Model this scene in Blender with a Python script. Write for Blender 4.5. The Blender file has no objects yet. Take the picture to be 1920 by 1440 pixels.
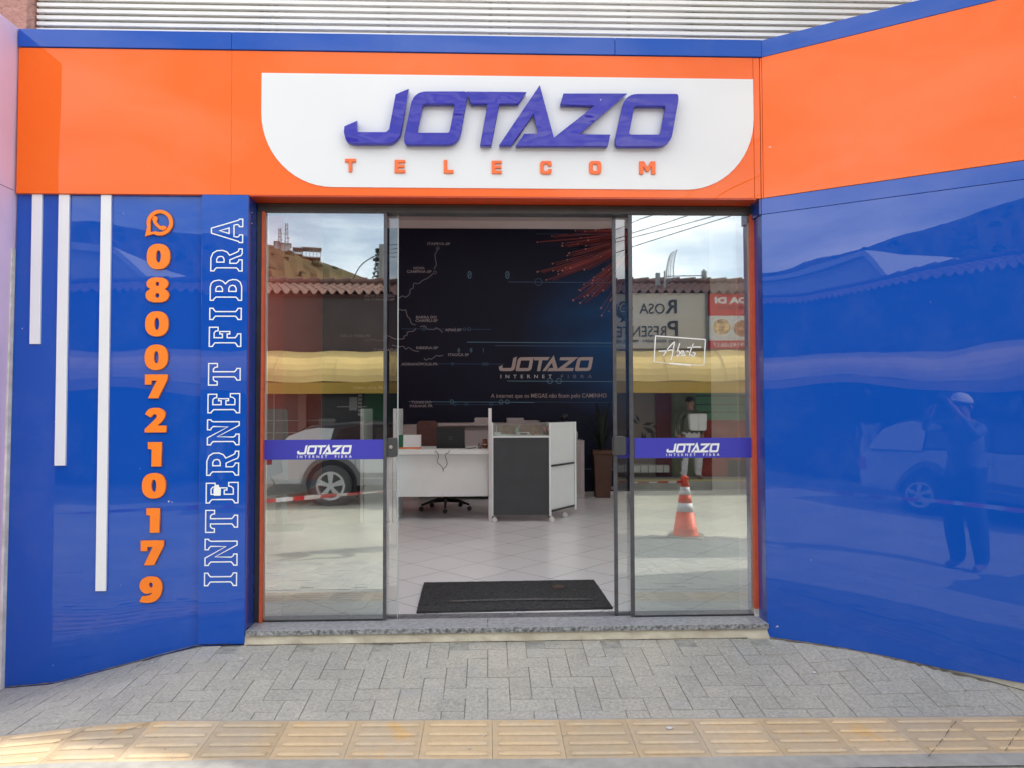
import bpy, bmesh, math, random
from mathutils import Vector, Matrix
rnd = random.Random(7)
SC = bpy.context.scene
COL = SC.collection
R = math.radians
# ------------------------------------------------------------------ camera
F = 1335.0; C = Vector((0, -4.03, 1.32)); YAW = R(2.0); PIT = math.atan(40/1335); RHO = .003
fw = Vector((math.sin(YAW)*math.cos(PIT), math.cos(YAW)*math.cos(PIT), math.sin(PIT)))
r0 = Vector((math.cos(YAW), -math.sin(YAW), 0)); u0 = r0.cross(fw)
rt = math.cos(RHO)*r0 - math.sin(RHO)*u0; up = math.cos(RHO)*u0 + math.sin(RHO)*r0
cam = bpy.data.cameras.new('camera'); co = bpy.data.objects.new('camera', cam); COL.objects.link(co)
cam.sensor_width = 36; cam.lens = 36*F/1920; cam.clip_end = 3000; cam.clip_start = .05
m = Matrix.Identity(4)
for i in range(3):
    m[i][0] = rt[i]; m[i][1] = up[i]; m[i][2] = -fw[i]; m[i][3] = C[i]
co.matrix_world = m
SC.camera = co
# ------------------------------------------------------------------ world and sun
SUN_EL = 36.0; SUN_DIR = Vector((math.cos(R(SUN_EL))*math.cos(R(-16)), math.cos(R(SUN_EL))*math.sin(R(-16)), math.sin(R(SUN_EL))))
w = bpy.data.worlds.new('World'); SC.world = w; w.use_nodes = True
nt = w.node_tree; nt.nodes.clear()
def wn(t, **k):
    n = nt.nodes.new(t)
    for a, b in k.items(): setattr(n, a, b)
    return n
sky = wn('ShaderNodeTexSky', sky_type='NISHITA', sun_disc=False, sun_elevation=R(SUN_EL), sun_rotation=R(90+16))
sky.air_density = 1.0; sky.dust_density = .7; sky.ozone_density = 1.8
tc = wn('ShaderNodeTexCoord'); mp = wn('ShaderNodeMapping'); mp.inputs['Scale'].default_value = (1.6, 1.6, 5.0)
nz = wn('ShaderNodeTexNoise'); nz.inputs['Scale'].default_value = 1.5; nz.inputs['Detail'].default_value = 7; nz.inputs['Roughness'].default_value = .55
cr = wn('ShaderNodeValToRGB'); cr.color_ramp.elements[0].position = .43; cr.color_ramp.elements[0].color = (.12, .12, .12, 1)
cr.color_ramp.elements[1].position = .74; cr.color_ramp.elements[1].color = (.75, .75, .75, 1)
mx = wn('ShaderNodeMix', data_type='RGBA'); mx.inputs['B'].default_value = (20.5, 19.4, 17.6, 1)
bg = wn('ShaderNodeBackground'); bg.inputs['Strength'].default_value = .15; wo = wn('ShaderNodeOutputWorld')
L = nt.links.new
L(tc.outputs['Generated'], mp.inputs['Vector']); L(mp.outputs['Vector'], nz.inputs['Vector']); L(nz.outputs['Fac'], cr.inputs['Fac'])
L(cr.outputs['Color'], mx.inputs['Factor']); L(sky.outputs['Color'], mx.inputs['A']); L(mx.outputs['Result'], bg.inputs['Color']); L(bg.outputs['Background'], wo.inputs['Surface'])
sd = bpy.data.lights.new('sun', 'SUN'); sd.energy = 3.6; sd.angle = R(1.0); sd.color = (1, .93, .82)
so = bpy.data.objects.new('sun', sd); COL.objects.link(so); so.rotation_euler = SUN_DIR.to_track_quat('Z', 'Y').to_euler(); so.location = (0, 0, 30)
SC.view_settings.view_transform = 'Standard'; SC.view_settings.look = 'None'; SC.view_settings.gamma = 1
SC.view_settings.exposure = .81
SC.cycles.max_bounces = 12; SC.cycles.transparent_max_bounces = 16; SC.cycles.glossy_bounces = 6; SC.cycles.diffuse_bounces = 5
SC.cycles.caustics_reflective = False

# ------------------------------------------------------------------ layout helpers (a pixel of the photo onto a real plane)
def ray(px, py): return fw*F + rt*(px-960) - up*(py-720)
def W(px, py, Y):
    d = ray(px, py); return C + d*((Y-C.y)/d.y)
def ZP(px, py, z):
    d = ray(px, py); return C + d*((z-C.z)/d.z)
GY = .15                                              # plane of the door glass
def M(px, py, y):                                     # a thing seen mirrored in the glass: its real place
    p = W(px, py, 2*GY-y); return Vector((p.x, y, p.z))
PD = Vector((math.cos(R(-32.9)), math.sin(R(-32.9)), 0)); PN = Vector((-math.sin(R(32.9)), -math.cos(R(32.9)), 0)); PK = Vector((1.585, 0, 0))
def sm(t): t = max(0, min(1, t)); return t*t*(3-2*t)
def lerp(a, b, t): return a+(b-a)*t
def table(x, T):
    if x <= T[0][0]: return T[0][1]
    for (a, b), (c, d) in zip(T, T[1:]):
        if x <= c: return b+(d-b)*(x-a)/(c-a)
    return T[-1][1]
def gz(x, y):                                         # height of the pavement
    a = table(x, [(-2.75, -.225), (-2.38, -.2), (-1.62, -.008), (-1.3, 0), (1.6, 0), (2.6, .13), (3.5, .22)])
    b = table(x, [(-3.4, -.26), (-2.6, -.17), (-2.1, -.112), (-1.7, -.072), (-1.4, -.06), (-.9, -.07), (.3, -.086), (2.6, -.112), (4, -.12)])
    t = -y/.81
    if t <= 1: return lerp(a, b, max(t, 0))
    b2 = table(x, [(-3.4, -.17), (-2.4, -.115), (-1.7, -.084), (-1.0, -.086), (.3, -.108), (2.6, -.125), (4, -.13)])
    if y > -1.13: return lerp(b, b2, (-y-.81)/.32)
    return lerp(b2, -.2, min(1, (-y-1.13)/1.5))

# ------------------------------------------------------------------ materials
MATS = {}
def mat(name, col, rough=.5, spec=.5, metal=0, noise=0, nscale=20, bump=0, bscale=60, coat=0, ior=1.5, col2=None, detail=5, bdist=.01, emit=0, crough=.03):
    if name in MATS: return MATS[name]
    m = bpy.data.materials.new(name); m.use_nodes = True; t = m.node_tree; b = t.nodes['Principled BSDF']
    b.inputs['Base Color'].default_value = (*col, 1); b.inputs['Roughness'].default_value = rough
    b.inputs['Specular IOR Level'].default_value = spec; b.inputs['Metallic'].default_value = metal; b.inputs['IOR'].default_value = ior
    b.inputs['Coat Weight'].default_value = coat; b.inputs['Coat Roughness'].default_value = crough
    if emit: b.inputs['Emission Color'].default_value = (*col, 1); b.inputs['Emission Strength'].default_value = emit
    tcn = t.nodes.new('ShaderNodeTexCoord')
    if noise or col2:
        n = t.nodes.new('ShaderNodeTexNoise'); n.inputs['Scale'].default_value = nscale; n.inputs['Detail'].default_value = detail
        x = t.nodes.new('ShaderNodeMix'); x.data_type = 'RGBA'
        c2 = col2 or tuple(c*(1-noise) for c in col); c1 = col if col2 else tuple(min(1, c*(1+noise)) for c in col)
        x.inputs['A'].default_value = (*c1, 1); x.inputs['B'].default_value = (*c2, 1)
        r = t.nodes.new('ShaderNodeValToRGB'); r.color_ramp.elements[0].position = .33; r.color_ramp.elements[1].position = .67
        t.links.new(tcn.outputs['Object'], n.inputs['Vector']); t.links.new(n.outputs['Fac'], r.inputs['Fac']); t.links.new(r.outputs['Color'], x.inputs['Factor'])
        t.links.new(x.outputs['Result'], b.inputs['Base Color'])
    if bump:
        n = t.nodes.new('ShaderNodeTexNoise'); n.inputs['Scale'].default_value = bscale; n.inputs['Detail'].default_value = detail
        u = t.nodes.new('ShaderNodeBump'); u.inputs['Strength'].default_value = bump; u.inputs['Distance'].default_value = bdist
        t.links.new(tcn.outputs['Object'], n.inputs['Vector']); t.links.new(n.outputs['Fac'], u.inputs['Height']); t.links.new(u.outputs['Normal'], b.inputs['Normal'])
        if coat: t.links.new(u.outputs['Normal'], b.inputs['Coat Normal'])
    MATS[name] = m; return m
def acm(name, col, amp=1.0, sc=(1.1, 1.1, 1.6), spec=.8, coat=.55):       # glossy composite panel that bows a little
    m = bpy.data.materials.new(name); m.use_nodes = True; t = m.node_tree; b = t.nodes['Principled BSDF']
    b.inputs['Base Color'].default_value = (*col, 1); b.inputs['Roughness'].default_value = .5; b.inputs['Specular IOR Level'].default_value = 0
    b.inputs['Coat Weight'].default_value = 1; b.inputs['Coat Roughness'].default_value = .012; b.inputs['Coat IOR'].default_value = 1.38+coat*.3
    tcn = t.nodes.new('ShaderNodeTexCoord'); mpn = t.nodes.new('ShaderNodeMapping'); mpn.inputs['Scale'].default_value = sc
    n = t.nodes.new('ShaderNodeTexNoise'); n.inputs['Scale'].default_value = 1.0; n.inputs['Detail'].default_value = 1.3; n.inputs['Roughness'].default_value = .35
    u = t.nodes.new('ShaderNodeBump'); u.inputs['Strength'].default_value = 1; u.inputs['Distance'].default_value = .012*amp
    d = t.nodes.new('ShaderNodeTexNoise'); d.inputs['Scale'].default_value = 9; d.inputs['Detail'].default_value = 8
    r = t.nodes.new('ShaderNodeMapRange'); r.inputs['From Min'].default_value = .35; r.inputs['From Max'].default_value = .75; r.inputs['To Min'].default_value = .004; r.inputs['To Max'].default_value = .014
    l = t.links.new
    l(tcn.outputs['Object'], mpn.inputs['Vector']); l(mpn.outputs['Vector'], n.inputs['Vector']); l(n.outputs['Fac'], u.inputs['Height'])
    l(u.outputs['Normal'], b.inputs['Normal']); l(u.outputs['Normal'], b.inputs['Coat Normal'])
    sn = t.nodes.new('ShaderNodeTexNoise'); sn.inputs['Scale'].default_value = 26; sn.inputs['Detail'].default_value = 2; sr = t.nodes.new('ShaderNodeMapRange'); sr.inputs['From Min'].default_value = .78; sr.inputs['From Max'].default_value = .81
    dn = t.nodes.new('ShaderNodeTexNoise'); dn.inputs['Scale'].default_value = 2.2; dn.inputs['Detail'].default_value = 9; dn.inputs['Roughness'].default_value = .72; dr = t.nodes.new('ShaderNodeMapRange'); dr.inputs['From Min'].default_value = .5; dr.inputs['From Max'].default_value = .8; dr.inputs['To Max'].default_value = .04
    ms = t.nodes.new('ShaderNodeMix'); ms.data_type = 'RGBA'; ms.inputs['A'].default_value = (*col, 1); ms.inputs['B'].default_value = (.6, .6, .58, 1); mxx = t.nodes.new('ShaderNodeMath'); mxx.operation = 'MAXIMUM'
    l(tcn.outputs['Object'], sn.inputs['Vector']); l(sn.outputs['Fac'], sr.inputs['Value']); l(tcn.outputs['Object'], dn.inputs['Vector']); l(dn.outputs['Fac'], dr.inputs['Value']); l(sr.outputs['Result'], mxx.inputs[0]); l(dr.outputs['Result'], mxx.inputs[1]); l(mxx.outputs[0], ms.inputs['Factor']); l(ms.outputs['Result'], b.inputs['Base Color'])
    l(tcn.outputs['Object'], d.inputs['Vector']); l(d.outputs['Fac'], r.inputs['Value']); l(r.outputs['Result'], b.inputs['Coat Roughness'])
    MATS[name] = m; return m
def glass_mat(name, refl, tint=(.86, .93, .90), gcol=(.93, .98, 1)):
    m = bpy.data.materials.new(name); m.use_nodes = True; t = m.node_tree; t.nodes.clear()
    o = t.nodes.new('ShaderNodeOutputMaterial'); tr = t.nodes.new('ShaderNodeBsdfTransparent'); g = t.nodes.new('ShaderNodeBsdfGlossy'); x = t.nodes.new('ShaderNodeMixShader')
    tr.inputs['Color'].default_value = (*tint, 1); g.inputs['Color'].default_value = (*gcol, 1); g.inputs['Roughness'].default_value = 0.0
    f = t.nodes.new('ShaderNodeLayerWeight'); f.inputs['Blend'].default_value = .22
    mr = t.nodes.new('ShaderNodeMapRange'); mr.inputs['To Min'].default_value = refl; mr.inputs['To Max'].default_value = .95
    tcn = t.nodes.new('ShaderNodeTexCoord'); n = t.nodes.new('ShaderNodeTexNoise'); n.inputs['Scale'].default_value = 1.1; n.inputs['Detail'].default_value = 0
    u = t.nodes.new('ShaderNodeBump'); u.inputs['Strength'].default_value = 1; u.inputs['Distance'].default_value = .0009
    l = t.links.new
    l(tcn.outputs['Object'], n.inputs['Vector']); l(n.outputs['Fac'], u.inputs['Height']); l(u.outputs['Normal'], g.inputs['Normal'])
    l(f.outputs['Fresnel'], mr.inputs['Value']); l(mr.outputs['Result'], x.inputs['Fac']); l(tr.outputs['BSDF'], x.inputs[1]); l(g.outputs['BSDF'], x.inputs[2]); l(x.outputs['Shader'], o.inputs['Surface'])
    MATS[name] = m; return m
BLUE = acm('blue_panel', (.005, .078, .45), .85, (1.1, 1.1, 1.25))
BLUE_FLAT = acm('blue_panel_flat', (.005, .078, .45), .6, coat=.35)
ORANGE = acm('orange_panel', (.95, .15, .008), .7, spec=.5, coat=.12)
WHITEP = acm('white_panel', (.80, .82, .83), .4, spec=.4, coat=.2)
LET_BLUE = acm('letter_blue', (.038, .034, .40), 1.6, (5, 5, 9), spec=.5, coat=.2)
LET_ORANGE = mat('letter_orange', (.95, .17, .03), .35, noise=.04)
NUM_ORANGE = mat('number_orange', (1.0, .23, .010), .4, noise=.03)
WHITE = mat('white_vinyl', (.82, .84, .84), .4, noise=.02)
STRIPE = mat('white_stripe', (.80, .82, .84), .35, coat=.3, noise=.02, nscale=3)
DARKF = mat('dark_frame', (.035, .032, .035), .35, metal=.0, spec=.6, noise=.2, nscale=8)
ALU = mat('grey_profile', (.085, .088, .10), .35, metal=.3, noise=.15)
EDGE = mat('glass_edge', (.02, .045, .04), .15)
BLACK = mat('black_plastic', (.02, .02, .022), .45, noise=.2)
GLASS = glass_mat('door_glass', .35, (.80, .88, .84))
GLASS2 = glass_mat('leaf_glass', .13, (.9, .94, .93))
BAND = mat('purple_blue_film', (.042, .042, .42), .45, noise=.03, nscale=3)

# ------------------------------------------------------------------ object helpers
def link(o, parent=None):
    COL.objects.link(o)
    if parent: o.parent = parent
    return o
def tag(o, label=None, cat=None, group=None, kind=None):
    for k, v in (('label', label), ('category', cat), ('group', group), ('kind', kind)):
        if v: o[k] = v
    return o
def thing(name, label, cat, loc=(0, 0, 0), group=None, rz=0):
    o = bpy.data.objects.new(name, None); link(o); o.location = loc; o.rotation_euler = (0, 0, rz); o.empty_display_size = .1
    return tag(o, label, cat, group)
class MB:
    def __init__(s): s.v = []; s.f = []
    def add(s, vs, fs):
        k = len(s.v); s.v += [tuple(v) for v in vs]; s.f += [tuple(i+k for i in f) for f in fs]; return s
    def box(s, a, b, T=None):
        x0, y0, z0 = a; x1, y1, z1 = b
        vs = [Vector(p) for p in ((x0, y0, z0), (x1, y0, z0), (x1, y1, z0), (x0, y1, z0), (x0, y0, z1), (x1, y0, z1), (x1, y1, z1), (x0, y1, z1))]
        if T: vs = [T@v for v in vs]
        return s.add(vs, [(0, 3, 2, 1), (4, 5, 6, 7), (0, 1, 5, 4), (1, 2, 6, 5), (2, 3, 7, 6), (3, 0, 4, 7)])
    def prism(s, poly, d):                           # poly: 3d points of a planar face, d: extrusion vector
        n = len(poly); P = [Vector(p) for p in poly]; d = Vector(d)
        s.add(P+[p+d for p in P], [tuple(range(n))[::-1], tuple(range(n, 2*n))]+[(i, (i+1) % n, n+(i+1) % n, n+i) for i in range(n)]); return s
    def tube(s, pts, r, n=8, close=True):
        P = [Vector(p) for p in pts]; rr = r if isinstance(r, (list, tuple)) else [r]*len(P); vs = []; up_ = None
        for i, p in enumerate(P):
            t = (P[min(i+1, len(P)-1)]-P[max(i-1, 0)]).normalized()
            if up_ is None: up_ = t.orthogonal().normalized()
            a = (up_-t*up_.dot(t)).normalized(); up_ = a; b = t.cross(a)
            vs += [p+(a*math.cos(2*math.pi*k/n)+b*math.sin(2*math.pi*k/n))*rr[i] for k in range(n)]
        fs = [(i*n+k, i*n+(k+1) % n, (i+1)*n+(k+1) % n, (i+1)*n+k) for i in range(len(P)-1) for k in range(n)]
        if close: fs += [tuple(range(n))[::-1], tuple(range((len(P)-1)*n, len(P)*n))]
        return s.add(vs, fs)
    def lathe(s, prof, c=(0, 0, 0), n=24, sq=0):
        c = Vector(c); vs = []
        for r, z in prof:
            for k in range(n):
                a = 2*math.pi*k/n; vs.append(c+Vector((r*math.cos(a), r*math.sin(a), z)))
        fs = [(i*n+k, i*n+(k+1) % n, (i+1)*n+(k+1) % n, (i+1)*n+k) for i in range(len(prof)-1) for k in range(n)]
        fs += [tuple(range(n))[::-1], tuple(range((len(prof)-1)*n, len(prof)*n))]
        return s.add(vs, fs)
    def build(s, name, m, parent=None, smooth=False, bevel=0, T=None):
        me = bpy.data.meshes.new(name); me.from_pydata(s.v if not T else [T@Vector(v) for v in s.v], [], s.f); me.update()
        bm = bmesh.new(); bm.from_mesh(me); bmesh.ops.recalc_face_normals(bm, faces=bm.faces); bm.to_mesh(me); bm.free()
        me.materials.append(MATS[m] if isinstance(m, str) else m)
        o = bpy.data.objects.new(name, me); link(o, parent)
        if parent and parent.type == 'EMPTY': o.matrix_parent_inverse = Matrix.Identity(4)
        if smooth: me.polygons.foreach_set('use_smooth', [True]*len(me.polygons))
        if bevel:
            b = o.modifiers.new('bevel', 'BEVEL'); b.width = bevel; b.segments = 2; b.limit_method = 'ANGLE'
        return o
def rot(c, a, axis='Z'): return Matrix.Translation(Vector(c)) @ Matrix.Rotation(a, 4, axis)
def curve_mesh(cu):
    o = bpy.data.objects.new('tmp', cu); COL.objects.link(o); dg = bpy.context.evaluated_depsgraph_get(); dg.update()
    me = bpy.data.meshes.new_from_object(o.evaluated_get(dg)); bpy.data.objects.remove(o); return me
def glyph(name, contours, yf, depth, m, parent, T=None, bevel=0.0, off=(0, 0, 0)):
    cu = bpy.data.curves.new('g', 'CURVE'); cu.dimensions = '2D'; cu.fill_mode = 'BOTH'; cu.extrude = max(depth/2-bevel, .00001); cu.bevel_depth = bevel; cu.bevel_resolution = 0
    if bevel: cu.offset = -bevel
    for c in contours:
        sp = cu.splines.new('POLY'); sp.points.add(len(c)-1); sp.use_cyclic_u = True
        for p, (x, z) in zip(sp.points, c): p.co = (x, z, 0, 1)
    me = curve_mesh(cu); T = T or Matrix.Identity(4)
    for v in me.vertices:
        x, z, d = v.co; v.co = T@Vector((x-off[0], yf+depth/2-d-off[1], z-off[2]))
    me.materials.clear(); me.materials.append(m); me.name = name
    o = bpy.data.objects.new(name, me); link(o, parent); return o
def text(name, s, x0, zb, width, cap, yf, m, parent, depth=.002, bold=0, flip=False, T=None, ang=0, space=1.0, off=(0, 0, 0)):
    cu = bpy.data.curves.new('t', 'FONT'); cu.body = s; cu.size = 1; cu.extrude = .02; cu.offset = bold; cu.space_character = space; cu.resolution_u = 3
    me = curve_mesh(cu); xs = [v.co.x for v in me.vertices]; a, b = min(xs), max(xs); sx = width/(b-a); sz = cap/.73
    for v in me.vertices:
        x = (v.co.x-a)*sx; z = v.co.y*sz
        if ang: x, z = x*math.cos(ang)-z*math.sin(ang), x*math.sin(ang)+z*math.cos(ang)
        d = depth/2*(1 if v.co.z > 0 else -1)
        v.co = Vector((x0+(-x if flip else x)-off[0], yf+(d if flip else -d)-off[1], zb+z-off[2]))
        if T: v.co = T@v.co
    me.materials.clear(); me.materials.append(m); me.name = name
    o = bpy.data.objects.new(name, me); link(o, parent); return o
def roundpoly(P, r, n=5):
    out = []; N = len(P)
    for i in range(N):
        p = Vector(P[i]); a = Vector(P[i-1])-p; b = Vector(P[(i+1) % N])-p
        rr = (r[i] if isinstance(r, (list, tuple)) else r); rr = min(rr, a.length*.48, b.length*.48)
        if rr <= 0: out.append(tuple(p)); continue
        s = p+a.normalized()*rr; e = p+b.normalized()*rr
        for k in range(n+1):
            t = k/n; out.append(tuple(s*(1-t)**2+p*2*t*(1-t)+e*t*t))
    return out
def spl(P, n=6, closed=True):
    out = []; N = len(P)
    for i in range(N if closed else N-1):
        g = lambda k: Vector(P[k % N]) if closed else Vector(P[max(0, min(N-1, k))])
        a, b, c, d = g(i-1), g(i), g(i+1), g(i+2)
        for k in range(n):
            t = k/n; out.append(tuple(.5*((2*b)+(c-a)*t+(2*a-5*b+4*c-d)*t*t+(3*b-a-3*c+d)*t**3)))
    if not closed: out.append(tuple(P[-1]))
    return out
def ell(cx, cy, rx, ry, n=28, p=2.0):
    o = []
    for k in range(n):
        a = 2*math.pi*k/n; c, s = math.cos(a), math.sin(a)
        o.append((cx+rx*math.copysign(abs(c)**(2/p), c), cy+ry*math.copysign(abs(s)**(2/p), s)))
    return o
def band_of(poly, wdt):                              # closed outline -> [outer, inner] contours
    N = len(poly); out = []; A = sum(poly[i][0]*poly[(i+1) % N][1]-poly[(i+1) % N][0]*poly[i][1] for i in range(N)); sg = 1 if A > 0 else -1
    for i in range(N):
        p = Vector(poly[i]); a = (p-Vector(poly[i-1])).normalized(); b = (Vector(poly[(i+1) % N])-p).normalized()
        na = Vector((-a.y, a.x))*sg; nb = Vector((-b.y, b.x))*sg; m_ = (na+nb)
        m_ = m_/max(.35, m_.dot(na)) if m_.length > 1e-6 else na
        out.append(tuple(p+m_*wdt))
    return [poly, out]
def ribbon(mb, pts, wdt, y, th=.001):                # flat printed line in an xz plane
    P = [Vector((p[0], p[1])) for p in pts]
    L_, R_ = [], []
    for i, p in enumerate(P):
        t = (P[min(i+1, len(P)-1)]-P[max(i-1, 0)]).normalized(); n = Vector((-t.y, t.x))
        ww = wdt*(1 if not isinstance(wdt, list) else 1)
        L_.append(p+n*ww/2); R_.append(p-n*ww/2)
    for i in range(len(P)-1):
        q = [L_[i], L_[i+1], R_[i+1], R_[i]]
        mb.add([(a.x, y, a.y) for a in q], [(0, 1, 2, 3)])

# ================================================================== GROUND
def ground_mat(name, c1, c2, rough, sc, bump):
    m = mat(name, c1, rough, .3, col2=c2, nscale=sc, bump=bump, bscale=sc*6, bdist=.006, detail=9); return m
def attr_mat(name, base, rough, grain, gscale, bump, stain=None, stscale=3, stain2=None, vor=1.25):
    m = bpy.data.materials.new(name); m.use_nodes = True; t = m.node_tree; b = t.nodes['Principled BSDF']; l = t.links.new
    b.inputs['Roughness'].default_value = rough; b.inputs['Specular IOR Level'].default_value = .3
    at = t.nodes.new('ShaderNodeAttribute'); at.attribute_name = 'tone'; tcn = t.nodes.new('ShaderNodeTexCoord')
    n = t.nodes.new('ShaderNodeTexNoise'); n.inputs['Scale'].default_value = gscale; n.inputs['Detail'].default_value = 10; n.inputs['Roughness'].default_value = .7
    mr = t.nodes.new('ShaderNodeMapRange'); mr.inputs['From Min'].default_value = .3; mr.inputs['From Max'].default_value = .7; mr.inputs['To Min'].default_value = 1-grain; mr.inputs['To Max'].default_value = 1+grain
    v = t.nodes.new('ShaderNodeTexVoronoi'); v.inputs['Scale'].default_value = gscale*3.0
    mv = t.nodes.new('ShaderNodeMapRange'); mv.inputs['From Min'].default_value = 0; mv.inputs['From Max'].default_value = .35; mv.inputs['To Min'].default_value = vor; mv.inputs['To Max'].default_value = .97
    m1 = t.nodes.new('ShaderNodeMath'); m1.operation = 'MULTIPLY'; m2 = t.nodes.new('ShaderNodeMath'); m2.operation = 'MULTIPLY'
    n2 = t.nodes.new('ShaderNodeTexNoise'); n2.inputs['Scale'].default_value = stscale; n2.inputs['Detail'].default_value = 6; n2.inputs['Roughness'].default_value = .65
    r2 = t.nodes.new('ShaderNodeValToRGB'); r2.color_ramp.elements[0].position = .43; r2.color_ramp.elements[1].position = .68
    x = t.nodes.new('ShaderNodeMix'); x.data_type = 'RGBA'; x.inputs['A'].default_value = (*base, 1); x.inputs['B'].default_value = (*(stain or base), 1)
    y = t.nodes.new('ShaderNodeMix'); y.data_type = 'RGBA'; y.blend_type = 'MULTIPLY'; y.inputs['Factor'].default_value = 1
    n3 = t.nodes.new('ShaderNodeTexNoise'); n3.inputs['Scale'].default_value = stscale*1.7; n3.inputs['Detail'].default_value = 4; n3.noise_dimensions = '4D'; n3.inputs['W'].default_value = 3.3
    r3 = t.nodes.new('ShaderNodeValToRGB'); r3.color_ramp.elements[0].position = .60; r3.color_ramp.elements[1].position = .70
    z = t.nodes.new('ShaderNodeMix'); z.data_type = 'RGBA'; z.inputs['B'].default_value = (*(stain2 or base), 1)
    u = t.nodes.new('ShaderNodeBump'); u.inputs['Strength'].default_value = bump; u.inputs['Distance'].default_value = .004
    for nn in (n, v, n2, n3): l(tcn.outputs['Object'], nn.inputs['Vector'])
    l(n.outputs['Fac'], mr.inputs['Value']); l(v.outputs['Distance'], mv.inputs['Value']); l(mr.outputs['Result'], m1.inputs[0]); l(mv.outputs['Result'], m1.inputs[1])
    l(m1.outputs[0], m2.inputs[0]); l(at.outputs['Fac'], m2.inputs[1]); l(n2.outputs['Fac'], r2.inputs['Fac']); l(r2.outputs['Color'], x.inputs['Factor'])
    l(n3.outputs['Fac'], r3.inputs['Fac']); l(r3.outputs['Color'], z.inputs['Factor']); l(x.outputs['Result'], z.inputs['A'])
    cc = t.nodes.new('ShaderNodeCombineColor'); [l(m2.outputs[0], cc.inputs[k]) for k in range(3)]
    l(z.outputs['Result'], y.inputs['A']); l(cc.outputs['Color'], y.inputs['B']); l(y.outputs['Result'], b.inputs['Base Color'])
    l(n.outputs['Fac'], u.inputs['Height']); l(u.outputs['Normal'], b.inputs['Normal'])
    MATS[name] = m; return m
PAVER = attr_mat('grey_paver', (.39, .385, .345), .85, .30, 70, 1.0, stain=(.47, .45, .385), stscale=1.6, stain2=(.40, .40, .38), vor=1.2)
TACT = attr_mat('tactile_yellow', (.55, .42, .26), .8, .08, 30, .3, stain=(.50, .42, .31), stscale=2.6, stain2=(.60, .40, .18), vor=1.04)
JOINT = mat('joint_sand', (.33, .33, .30), .95, .2, noise=.2, nscale=25, bump=.4, bscale=90)
CEMENT = mat('cement', (.36, .355, .325), .9, .2, noise=.12, nscale=14, bump=.4, bscale=120, bdist=.004)
def tones(o, vals):
    a = o.data.attributes.new('tone', 'FLOAT', 'FACE'); a.data.foreach_set('value', vals)
# base sheet under the pavers
mb = MB(); xs = [-14+.2*i for i in range(141)]; ys = [.3-.1*i for i in range(31)]
for x in xs:
    for y in ys: mb.v.append((x, y, gz(x, y)-.0055))
n = len(ys)
for i in range(len(xs)-1):
    for j in range(n-1): mb.f.append((i*n+j, (i+1)*n+j, (i+1)*n+j+1, i*n+j+1))
tag(mb.build('pavement_base', JOINT), kind='structure')
# herringbone pavers, one mesh
mb = MB(); tn = []; u = .105
def paver(x0, y0, x1, y1):
    g = rnd.choice((.0002, .0005, .0009, .0012)); x0 += g; x1 -= g; y0 += g; y1 -= g
    if y1 > .02: return
    if y0 < -.805 and y1 > -.805: y0 = -.805
    if y0 < -1.215 < y1: y1 = -1.215
    if y1 < -2.62 or (-1.22 < y1 < -.81) or y1-y0 < .01 or x0 < -5 or x1 > 5: return
    tz = rnd.uniform(-.0015, .0015); b = .0018
    top = [(x0+b, y0+b), (x1-b, y0+b), (x1-b, y1-b), (x0+b, y1-b)]; bot = [(x0, y0), (x1, y0), (x1, y1), (x0, y1)]
    tl = [rnd.uniform(-.0012, .0012) for _ in range(4)]
    vs = [(x, y, gz(x, y)+tz+tl[k]) for k, (x, y) in enumerate(top)]+[(x, y, gz(x, y)-.011) for x, y in bot]
    mb.add(vs, [(0, 1, 2, 3), (4, 5, 1, 0), (5, 6, 2, 1), (6, 7, 3, 2), (7, 4, 0, 3)]); t = rnd.uniform(.95, 1.05); tn.extend([t]*5)
for j in range(-26, 2):
    for k in range(-30, 30):
        i = j+4*k
        if abs(i*u) < 5.4:
            paver(i*u, j*u, (i+2)*u, (j+1)*u); paver((i+3)*u, j*u, (i+4)*u, (j+2)*u)
o = mb.build('pavement', PAVER); tones(o, tn); tag(o, kind='structure')
# tactile strip
mb = MB(); tn = []; tw = .298
for k in range(-14, 15):
    x0 = .02+k*tw; x1 = x0+tw-.0016; ya, yb = -1.124, -.815; t = rnd.uniform(.92, 1.08)
    c = [(x0, ya), (x1, ya), (x1, yb), (x0, yb)]
    N_ = 6; 
    vs = []
    for a in range(N_+1):
        for b in range(3):
            x = lerp(x0, x1, a/N_); y = lerp(ya, yb, b/2); vs.append((x, y, gz(x, y)+.002))
    fs = [(a*3+b, (a+1)*3+b, (a+1)*3+b+1, a*3+b+1) for a in range(N_) for b in range(2)]
    mb.add(vs, fs); tn += [t]*len(fs)
    for q in range(4):
        yc = ya+.04+q*.0765; h = .007; wd = .0125
        dq = [(lerp(x0+.020, x1-.016, a/6), y_) for a in range(7) for y_ in (yc-wd-.006, yc+wd+.006)]; mb.add([(x, y_, gz(x, y_)+.0034) for x, y_ in dq], [(2*a, 2*a+2, 2*a+3, 2*a+1) for a in range(6)]); tn += [t*.94]*6  # groove dirt round each bar, darkened to put relief shading into the tone
        pr = []
        for a in range(13):
            x = lerp(x0+.026, x1-.022, a/12); e = 1 if 0 < a < 12 else .55
            z = gz(x, yc)+.002
            pr += [(x, yc-wd*e, z+.001), (x, yc-wd*.5*e, z+h*e), (x, yc+wd*.5*e, z+h*e), (x, yc+wd*e, z+.001)]
        fs = [(a*4+b, (a+1)*4+b, (a+1)*4+b+1, a*4+b+1) for a in range(12) for b in range(3)]+[(0, 1, 2, 3), (48, 51, 50, 49)]
        mb.add(pr, fs); tn += [t*1.10]*len(fs)  # worn bars toned paler, relief contrast put into the colour
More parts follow.
